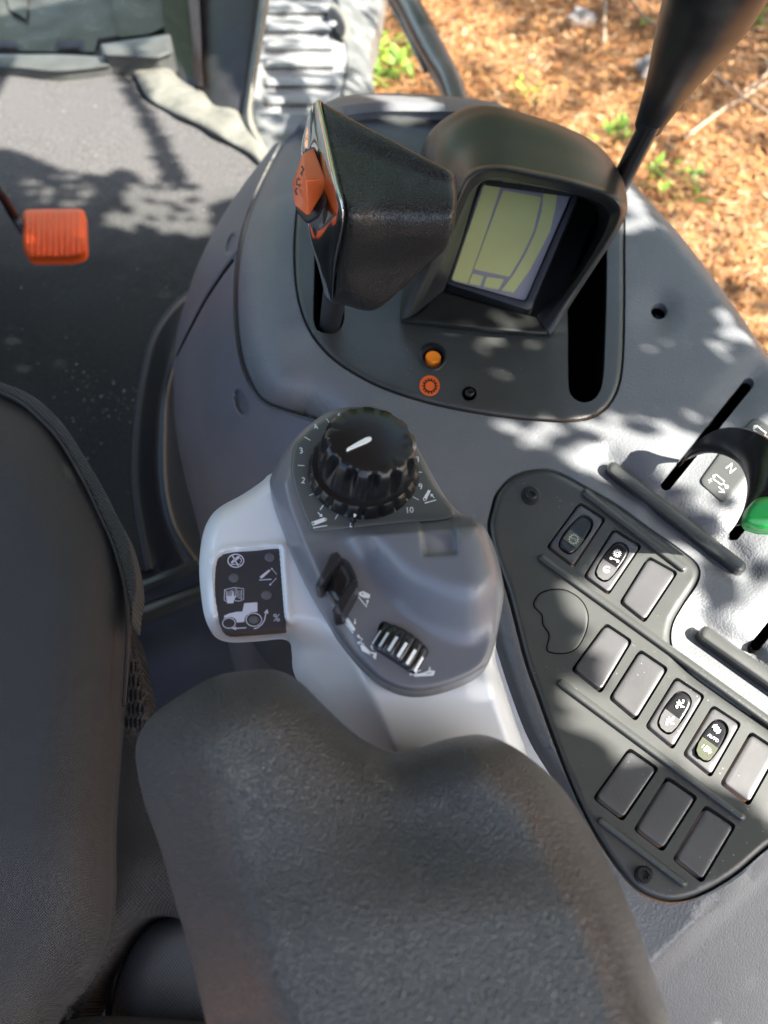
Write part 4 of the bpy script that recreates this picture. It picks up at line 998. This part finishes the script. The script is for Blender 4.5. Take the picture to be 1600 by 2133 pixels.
# rear hitch icons
D = Decal(lambda u, v: zcov(u, v, None))
def I6(x, y): return (400+x/2.2857, 1080+y/2.2857)
D.poly([I6(795,352),I6(815,345),I6(848,362),I6(846,380),I6(818,378),I6(795,366)]); D.line([I6(792,372), I6(832,422)], 2); D.arrow(I6(832,412), I6(838,385), 2, 3.4, 5)
D.poly([I6(733,476),I6(745,475),I6(778,525),I6(772,538),I6(760,530),I6(732,490)]); D.line([I6(730,498), I6(768,546)], 2); D.arrow(I6(776,478), I6(776,505), 2, 3.4, 5)
for a in ((790,560),(1040,722)):
    dx, dy = a; k = 1 if dx == 790 else 0
    if k:
        D.line([I6(790,562),I6(812,575),I6(800,590),I6(820,600)], 2.4); D.disc(I6(792,560), 2.6); D.disc(I6(793,592), 2.6)
        D.poly([I6(800,600),I6(820,605),I6(850,635),I6(880,640),I6(875,672),I6(855,655),I6(830,640),I6(808,628)]); D.arrow(I6(862,625), I6(852,602), 1.8, 3.2, 4.6)
    else:
        D.line([I6(1040,720),I6(1062,728),I6(1090,722)], 2.4); D.disc(I6(1040,720), 2.6); D.disc(I6(1042,742), 2.6); D.line([I6(1042,742),I6(1062,742),I6(1072,730)], 2.2)
        D.poly([I6(1052,742),I6(1100,735),I6(1130,722),I6(1158,725),I6(1150,748),I6(1060,753)]); D.arrow(I6(1132,705), I6(1132,724), 1.8, 3.2, 4.6)
D.build('cover_marks', M['white'], PD, .0011)
D = Decal(lambda u, v: zcov(u, v, None)); D.disc(I6(812,358), 1.6); D.disc(I6(738,482), 1.2); D.poly([I6(840,640),I6(866,646),I6(860,660)]); D.line([I6(1115,738),I6(1140,735)], 1.4); D.build('cover_dots', M['cover'], PD, .0014)
# thumb wheel with white ribs
zw = .590
well('wheel_well', whl, zw+.004, .02, PD)
ax0 = np.array([800,1310.]); ax1 = np.array([872,1362.])
def wheelrow(t):
    c = ax0+(ax1-ax0)*t; return c
vs = []; fs = []; N = 120
a_dir = (P(812,1345,zw)-P(840,1300,zw)).normalized()     # wheel axis runs across the slot
t_dir = (P(885,1362,zw)-P(795,1305,zw)).normalized()
cw = P(833, 1341, .599); cw.z = .5845; Rw = .0155; wd = .0068
nrm_ = Vector((0, 0, 1))
prof = [(-1, .93), (-.8, 1), (.8, 1), (1, .93)]
for k in range(N):
    a = 6.2832*k/N; rr = Rw*(1-.055*max(0, math.cos(20*a))**3)
    for s, f in prof: vs.append(cw+t_dir*math.cos(a)*rr*f+nrm_*math.sin(a)*rr*f+a_dir*wd*s)
for k in range(N):
    for j in range(3): fs.append((k*4+j, k*4+j+1, ((k+1) % N)*4+j+1, ((k+1) % N)*4+j))
fs += [tuple(k*4 for k in range(N)), tuple(k*4+3 for k in range(N))[::-1]]
tw = fin('thumb_wheel', vs, fs, M['gloss'], PD, True, 40)
for k in range(20):
    a0 = 6.2832*(k+.5)/20
    if math.sin(a0) < .2: continue
    vs = []; 
    for a in (a0-.045, a0+.045):
        for s in (-.85, .25): vs.append(cw+t_dir*math.cos(a)*Rw*1.012+nrm_*math.sin(a)*Rw*1.012+a_dir*wd*-s)
    fin('wheel_stripe', vs, [(0, 1, 3, 2)], M['white'], tw, False)

# =================================================================== ARMREST PAD
AR = thing('armrest', 'black grained foam armrest pad with scooped two-lobed front edge', 'armrest', P(800, 1900, .52))
arm_ol = cr([(283,1580),(290,1530),(318,1490),(370,1452),(440,1412),(500,1398),(568,1395),(618,1415),(668,1462),(720,1512),(770,1548),(825,1567),(880,1555),(940,1537),(1000,1530),(1050,1545),(1105,1580),(1170,1640),(1232,1732),(1290,1842),(1335,1950),(1372,2060),(1402,2150),(1460,2400),(500,2400),(430,2133),(398,1990),(365,1880),(335,1770),(300,1670)], 7)
def zarm(u, v, d):
    z = .632-rnd(d, 130, .042)*.85
    z = z-.030*(1-sst(0, 190, u-(270+(v-1560)*.30)))            # long side rolls down at the left
    z = z+.007*gauss(u, v, 500, 1570, 130, 110)+.003*gauss(u, v, 1020, 1670, 130, 90)
    z = z-.008*gauss(u, v, 800, 1650, 150, 95, .45)
    z = z-.003*gauss(u, v, 1010, 1740, 160, 70, .35)
    z = z+.008*sst(1700, 1960, v+.12*(u-800))
    z = z-.002*gauss(u, v, 560, 1900, 60, 260, -.25)
    return z
relief('pad', arm_ol, zarm, M['pad'], AR, 13, skirt=.05, rings=(1.5,5,10,18,28,40), ang=80)

# =================================================================== SEAT
ST_ = thing('seat', 'seat side in tightly woven dark grey fabric cover with webbing binding', 'seat', P(100, 1500, .1))
seat_edge = [(0,800),(45,822),(85,850),(125,895),(160,945),(195,1005),(225,1065),(250,1130),(264,1190),(270,1245),(268,1320),(262,1400),(252,1500),(242,1620),(235,1740),(235,1860),(225,1960),(180,2050),(120,2140),(60,2400)]
se = cr(seat_edge, 6, False)
so = np.vstack([[(-500,2400)], [(-500,700)], cr([(-200,745),(-80,770),(0,800)], 6, False)[:-1], se])
def zseat(u, v, d):
    dr_ = pdist(np.stack([u, v], 1), se[::2], False)
    z = .44-rnd(dr_, 170, .075)
    z = z-.05*sst(1700, 2150, v)+.006*gauss(u, v, 60, 1250, 140, 260)
    z = z+.0022*np.sin(u*.035+v*.012)*np.exp(-dr_/60.)
    return z
relief('seat_cover', so, zseat, M['seat'], ST_, 13, skirt=.008, rings=(2,6,14,26), ang=80)
we = cr([(-60,775),(0,796),(50,815),(95,845),(135,888),(172,945),(208,1005),(235,1060),(262,1110),(278,1165),(286,1220),(280,1262),(276,1300)], 6, False)
wi = cr([(-60,795),(0,816),(42,836),(80,868),(118,908),(150,958),(185,1020),(210,1075),(235,1130),(252,1185),(262,1230),(270,1262),(270,1300)], 6, False)
relief('webbing', np.vstack([we, wi[::-1]]), lambda u, v, d: .411-rnd(d, 4, .003), M['webbing'], ST_, 7, skirt=.02)
tube('seam_cord', [P(a, b, .4125) for a, b in [(-60,796),(0,818),(42,838),(80,870),(118,910),(150,960),(184,1022),(209,1077),(234,1132),(251,1187),(261,1232),(266,1300),(262,1400),(258,1470)]], .0014, M['rubber'], ST_, 6, 5)
relief('fleece_trim', cr([(268,1310),(280,1330),(292,1380),(305,1440),(312,1490),(300,1525),(250,1530),(235,1480),(245,1400)], 6), lambda u, v, d: .36-rnd(d, 25, .02)+.003*np.sin(u*.9)*np.sin(v*.8), M['fleece'], ST_, 4, skirt=.03)
relief('lower_cover', cr([(240,1500),(300,1520),(330,1600),(420,1750),(480,1900),(420,1925),(330,1905),(270,1935),(200,2050),(150,2140),(120,2140),(225,1800)], 6), lambda u, v, d: .31-rnd(d, 60, .03)+.012*gauss(u, v, 300, 1800, 60, 40), M['shadecloth'], ST_, 12, skirt=.05)
BO = thing('seat_bolster', 'blue-grey woven fabric bolster low beside the armrest at bottom', 'bolster', P(350, 2050, .1))
relief('bolster_cover', cr([(232,2160),(238,2080),(262,2000),(300,1940),(345,1911),(420,1895),(560,1900),(700,2000),(700,2450),(232,2450)], 6), lambda u, v, d: .285-rnd(d, 62, .03)-.02*sst(300, 60, v-1900)*0, M['bolster'], BO, 12, skirt=.05, rings=(2,8,18))
tube('piping', [P(*p) for p in [(228,2160,.243),(234,2078,.243),(256,1996,.243),(294,1934,.243),(341,1904,.243),(400,1898,.243)]], .004, M['rubber'], BO, 8, 6)
relief('fold', cr([(120,2145),(160,2122),(225,2118),(330,2124),(430,2132),(470,2145),(470,2300),(120,2300)], 6), lambda u, v, d: .33-rnd(d, 30, .02), M['seat'], BO, 9, skirt=.03)
o = relief('seat_base', [(-500,1700),(500,1500),(700,1700),(700,2400),(-500,2400)], const(.15), M['rubber'], ST_, 60, skirt=.1, rings=())

# cab shell outside the photo, behind and left of the seat
CB = thing('cab_body', 'dark grey lower cab walls behind and left of the seat, outside the photo', 'cab', (-1.0, -.6, 0))
def wall(a, b, z0, z1, th=.04):
    a = Vector((*a, 0)); b = Vector((*b, 0)); d = (b-a).normalized(); n_ = Vector((-d.y, d.x, 0))*th
    q = [a, b, b+n_, a+n_]; vs = [Vector((p.x, p.y, z0)) for p in q]+[Vector((p.x, p.y, z1)) for p in q]
    o = fin('wall_panel', vs, [(0,1,2,3)[::-1], (4,5,6,7), (0,1,5,4), (1,2,6,5), (2,3,7,6), (3,0,4,7)], M['side'], CB, False)
    bvm = o.modifiers.new('bevel', 'BEVEL'); bvm.width = .008; bvm.segments = 2
RF = thing('cab_roof', 'flat cab roof with dark headliner above the seat, outside the photo', 'roof', (-.35, .3, 1.38))
rb = [(-1.15, -.10), (.40, -.10), (.40, 1.35), (-1.15, 1.35)]
ro = fin('roof_panel', [(x, y, 1.38) for x, y in rb]+[(x, y, 1.46) for x, y in rb], [(0,3,2,1), (4,5,6,7), (0,1,5,4), (1,2,6,5), (2,3,7,6), (3,0,4,7)], mat('headliner', (.16,.16,.165), .9), RF, False)
bvm = ro.modifiers.new('bevel', 'BEVEL'); bvm.width = .03; bvm.segments = 4
wall((-1.0, 1.3), (-1.0, -.6), -.1, .62); wall((-1.0, -.6), (.72, -.6), -.1, .72); wall((.72, -.6), (.78, .30), -.3, .40)
# =================================================================== LIGHT
SD = Vector((.60, -.24, .66)).normalized()         # direction to the sun
elev = math.asin(SD.z); az = math.atan2(SD.x, SD.y)
w = bpy.data.worlds.new('World'); scene.world = w; w.use_nodes = True
nt = w.node_tree; bg = nt.nodes['Background']; sk = nt.nodes.new('ShaderNodeTexSky'); sk.sky_type = 'NISHITA'; sk.sun_disc = False
sk.sun_elevation = elev; sk.sun_rotation = az; sk.air_density = 1.0; sk.dust_density = 3.0; sk.ozone_density = .9
nt.links.new(sk.outputs[0], bg.inputs[0]); bg.inputs[1].default_value = .095
sl = bpy.data.lights.new('sun', 'SUN'); sl.energy = 5.0; sl.angle = math.radians(.53); sl.color = (1, .94, .86)
so_ = bpy.data.objects.new('sun', sl); COL.objects.link(so_); so_.rotation_euler = SD.to_track_quat('Z', 'Y').to_euler(); so_.location = SD*6

# lit patches (photo positions) on the console and floor; leaves overhead leave gaps there
lit_con = [
 ([(1290,355),(1345,395),(1400,460),(1372,452),(1340,458),(1300,470)], 1),
 ([(770,190),(870,190),(885,235),(800,245)], 1),
 ([(1360,690),(1440,700),(1470,770),(1410,800),(1350,770)], .45),
 ([(1310,850),(1420,800),(1500,860),(1440,895),(1330,880)], .6),
 ([(1060,885),(1190,880),(1270,880),(1180,915),(1100,930)], .8),
 ([(1000,690),(1110,682),(1150,700),(1040,770),(1000,730)], .8),
 ([(1500,640),(1600,760),(1600,900),(1530,800)], .8),
 ([(1200,955),(1300,920),(1420,925),(1480,960),(1430,1000),(1340,960),(1300,1000),(1240,990)], 1),
 ([(1420,940),(1520,930),(1720,930),(1720,1150),(1560,1120),(1500,1060),(1420,1010)], .9),
 ([(1340,1130),(1455,1140),(1455,1210),(1410,1290),(1500,1290),(1560,1240),(1750,1230),(1750,1500),(1640,1690),(1560,1690),(1500,1640),(1420,1600),(1330,1560),(1250,1540),(1170,1490),(1180,1440),(1230,1420),(1230,1330),(1180,1240),(1230,1190),(1300,1180)], 1),
 ([(1540,1180),(1600,1170),(1600,1230),(1570,1220)], .5),
]
lit_floor = [
 ([(-100,-50),(0,140),(225,140),(330,370),(300,365),(260,340),(200,360),(130,350),(60,320),(0,300),(-100,290)], 1),
 ([(270,140),(330,110),(600,330),(540,400),(440,418),(400,380),(330,250)], 1),
 ([(255,400),(330,380),(420,430),(435,480),(420,495),(350,480),(280,450)], .9),
 ([(40,380),(90,360),(170,380),(190,420),(140,440),(60,420)], .3),
 ([(210,465),(240,445),(270,470)], 1),
]
con_np = [(np.array(p, float), k) for p, k in lit_con]; fl_np = [(np.array(p, float), k) for p, k in lit_floor]
shade_hi = [np.array(p, float) for p in ([(415,960),(700,830),(960,850),(1060,1080),(1060,1400),(1100,1580),(1300,1900),(1420,2200),(200,2200),(280,1500),(415,1300)], [(600,200),(960,340),(960,520),(800,650),(600,650)])]
TD = 1.25
leafm = leafmat('tree_leaves', [(.07,.13,.02), (.11,.20,.03), (.16,.25,.04), (.09,.16,.03)], .35, .45)
def proj(p, z):  # slide along the sun ray to height z
    t = (p.z-z)/SD.z; return p-SD*t
e1 = SD.orthogonal().normalized(); e2 = SD.cross(e1)
TR = thing('dapple_leaf_sheet', 'sheet of leaves added to shape the sun patches in the cab, outside the photo', 'tree', SD*TD+Vector((3.2, .9, ZG)))  # unseen leaf sheet added across the sun, gaps cut for the lit patches
c0 = P(900, 1000, ZC)+SD*TD
vs = []; fs = []; sp = .0115; R_ = 1.35; nn_ = int(R_/sp)
cand = [c0+e1*(i*sp)+e2*(j*sp) for i in range(-nn_, nn_+1) for j in range(-nn_, nn_+1)]
def pxz(z):
    out = []
    for p in cand:
        q = proj(p, z); out.append(pix(q) if (q.y*ST-(q.z-CZ)*CT) > .02 else (-9999, -9999))
    return np.array(out)
pc = pxz(ZC); pf = pxz(0.0); ph = pxz(.60)
insc = inside(pc, con_out)
keep = np.ones(len(cand)); 
vis = (pc[:, 0] > -900) & (pc[:, 0] < 2300) & (pc[:, 1] > 100) & (pc[:, 1] < 3400)
visf = (pf[:, 0] > -400) & (pf[:, 0] < 700) & (pf[:, 1] > -200) & (pf[:, 1] < 1500)
for poly, k in con_np:
    dn = pdist(pc, poly) < 26
    keep = np.where(insc & (inside(pc, poly) | dn), np.minimum(keep, 1-k), keep)
keepf = np.ones(len(cand))
for poly, k in fl_np: keepf = np.where(inside(pf, poly) | (pdist(pf, poly) < 12), np.minimum(keepf, 1-k), keepf)
keep = np.where(~insc, keepf, keep)
for s in shade_hi: keep = np.where(inside(ph, s), 1, keep)
use = (vis | visf)
# leave the way to the outside steps and ground free
for i, p in enumerate(cand):
    if not use[i]: continue
    if random.random() > keep[i]: continue
    if not insc[i]:
        us, vs_ = pix(proj(p, ZS))
        if 500 < us < 820 and -150 < vs_ < 260: continue
    q = p+SD*random.uniform(-.10, .10)+e1*random.uniform(-.004, .004)+e2*random.uniform(-.004, .004)
    nrm = (SD+Vector((random.uniform(-.5, .5), random.uniform(-.5, .5), random.uniform(-.5, .5)))).normalized()
    a = nrm.orthogonal().normalized(); a = Matrix.Rotation(random.uniform(0, 6.28), 3, nrm)@a; b_ = nrm.cross(a)
    s = random.uniform(.0105, .0165); n0 = len(vs)
    vs += [q-a*s, q-a*s*.3+b_*s*.6, q+a*s*.5+b_*s*.5, q+a*s*1.2, q+a*s*.5-b_*s*.5, q-a*s*.3-b_*s*.6]; fs.append(tuple(range(n0, n0+6)))
    if keep[i] == 1 and random.random() < .8:
        q = q+SD*random.uniform(-.1, .1); s *= 1.15; n0 = len(vs); b_ = -b_
        vs += [q-b_*s, q-b_*s*.3+a*s*.6, q+b_*s*.5+a*s*.5, q+b_*s*1.2, q+b_*s*.5-a*s*.5, q-b_*s*.3-a*s*.6]; fs.append(tuple(range(n0, n0+6)))
print('shade leaves', len(fs))
fin('crown', vs, fs, leafm, TR, False)
tb = TR.location
tube('trunk', [tb, tb+Vector((-.2, 0, 1.2)), c0+Vector((.9, .1, .1)), c0+Vector((.3, 0, .25))], [.12, .1, .05, .02], twm, TR, 12)

# unseen leaf layer, added to dapple the ground outside
GT = thing('ground_dapple_leaves', 'layer of leaves added to dapple the ground, outside the photo', 'tree', Vector((7.5, -1.5, ZG)))
vs = []; fs = []
gc = P(1250, 330, ZG)
g1 = e1; g2 = e2
for k in range(26000):
    p = gc+Vector((random.uniform(-2.6, 2.2), random.uniform(-2.2, 5.5), 0))
    n1 = noise.noise(Vector((p.x*1.5, p.y*1.5, 4)))+.6*noise.noise(Vector((p.x*4, p.y*4, 9)))
    if n1 < -.08: continue
    q = p+SD*(3.9+random.uniform(-.15, .15))
    h1 = proj(q, ZC); h0 = proj(q, 0.)
    if -.9 < h1.x < 1.3 and -.6 < h1.y < 1.2 or -1.2 < h0.x < .3 and .3 < h0.y < 1.9: continue
    a = Vector((random.gauss(0, 1), random.gauss(0, 1), random.gauss(0, 1))).normalized(); b_ = a.orthogonal().normalized(); s_ = random.uniform(.03, .06); n0 = len(vs)
    vs += [q-a*s_, q+b_*s_*.5, q+a*s_, q-b_*s_*.5]; fs.append((n0, n0+1, n0+2, n0+3))
fin('crown', vs, fs, leafm, GT, False)
tube('trunk', [GT.location, Vector((7.3, -1.2, 1.0)), gc+SD*3.9+Vector((.8, .3, .1))], [.16, .12, .04], twm, GT, 10)
# surrounding trees that the cab reflects
def tree(x, y, h, r, N, lab):
    T = thing('tree', lab, 'tree', (x, y, ZG), 'trees standing round the tractor')
    tube('trunk', [Vector((x, y, ZG)), Vector((x+.1, y, ZG+h*.5)), Vector((x, y+.1, ZG+h*.8))], [.16, .12, .05], twm, T, 10)
    vs = []; fs = []
    for k in range(N):
        d = Vector((random.gauss(0, 1), random.gauss(0, 1), random.gauss(0, 1))).normalized()*r*(random.random()**.4)
        q = Vector((x, y, ZG+h*.62))+Vector((d.x, d.y, d.z*.8*h/r*.4))
        a = Vector((random.gauss(0, 1), random.gauss(0, 1), random.gauss(0, 1))).normalized(); b_ = a.orthogonal().normalized(); s = random.uniform(.05, .11); n0 = len(vs)
        vs += [q-a*s, q+b_*s*.5, q+a*s, q-b_*s*.5]; fs.append((n0, n0+1, n0+2, n0+3))
    fin('crown', vs, fs, leafm, T, False)
tree(-1.0, 8.5, 6.5, 2.6, 9000, 'leafy tree far ahead of the cab, outside the photo')
tree(3.2, 9.5, 6.0, 2.4, 8000, 'leafy tree ahead and right of the cab, outside the photo')
tree(-4.5, 6.0, 6.0, 2.4, 8000, 'leafy tree ahead and left of the cab, outside the photo')
tree(.8, 5.6, 4.6, 1.7, 8000, 'smaller leafy tree straight ahead of the cab, outside the photo')
tree(5.6, 4.4, 5.6, 2.1, 8000, 'leafy tree to the right front of the cab, outside the photo')
vt = scene.view_settings
scene.display_settings.display_device = 'sRGB'
vt.view_transform = 'Standard'; vt.look = 'None'; vt.exposure = 2.5; vt.gamma = 1; vt.use_curve_mapping = False
scene.render.engine = 'CYCLES'; scene.cycles.max_bounces = 8
scene.cycles.use_denoising = True
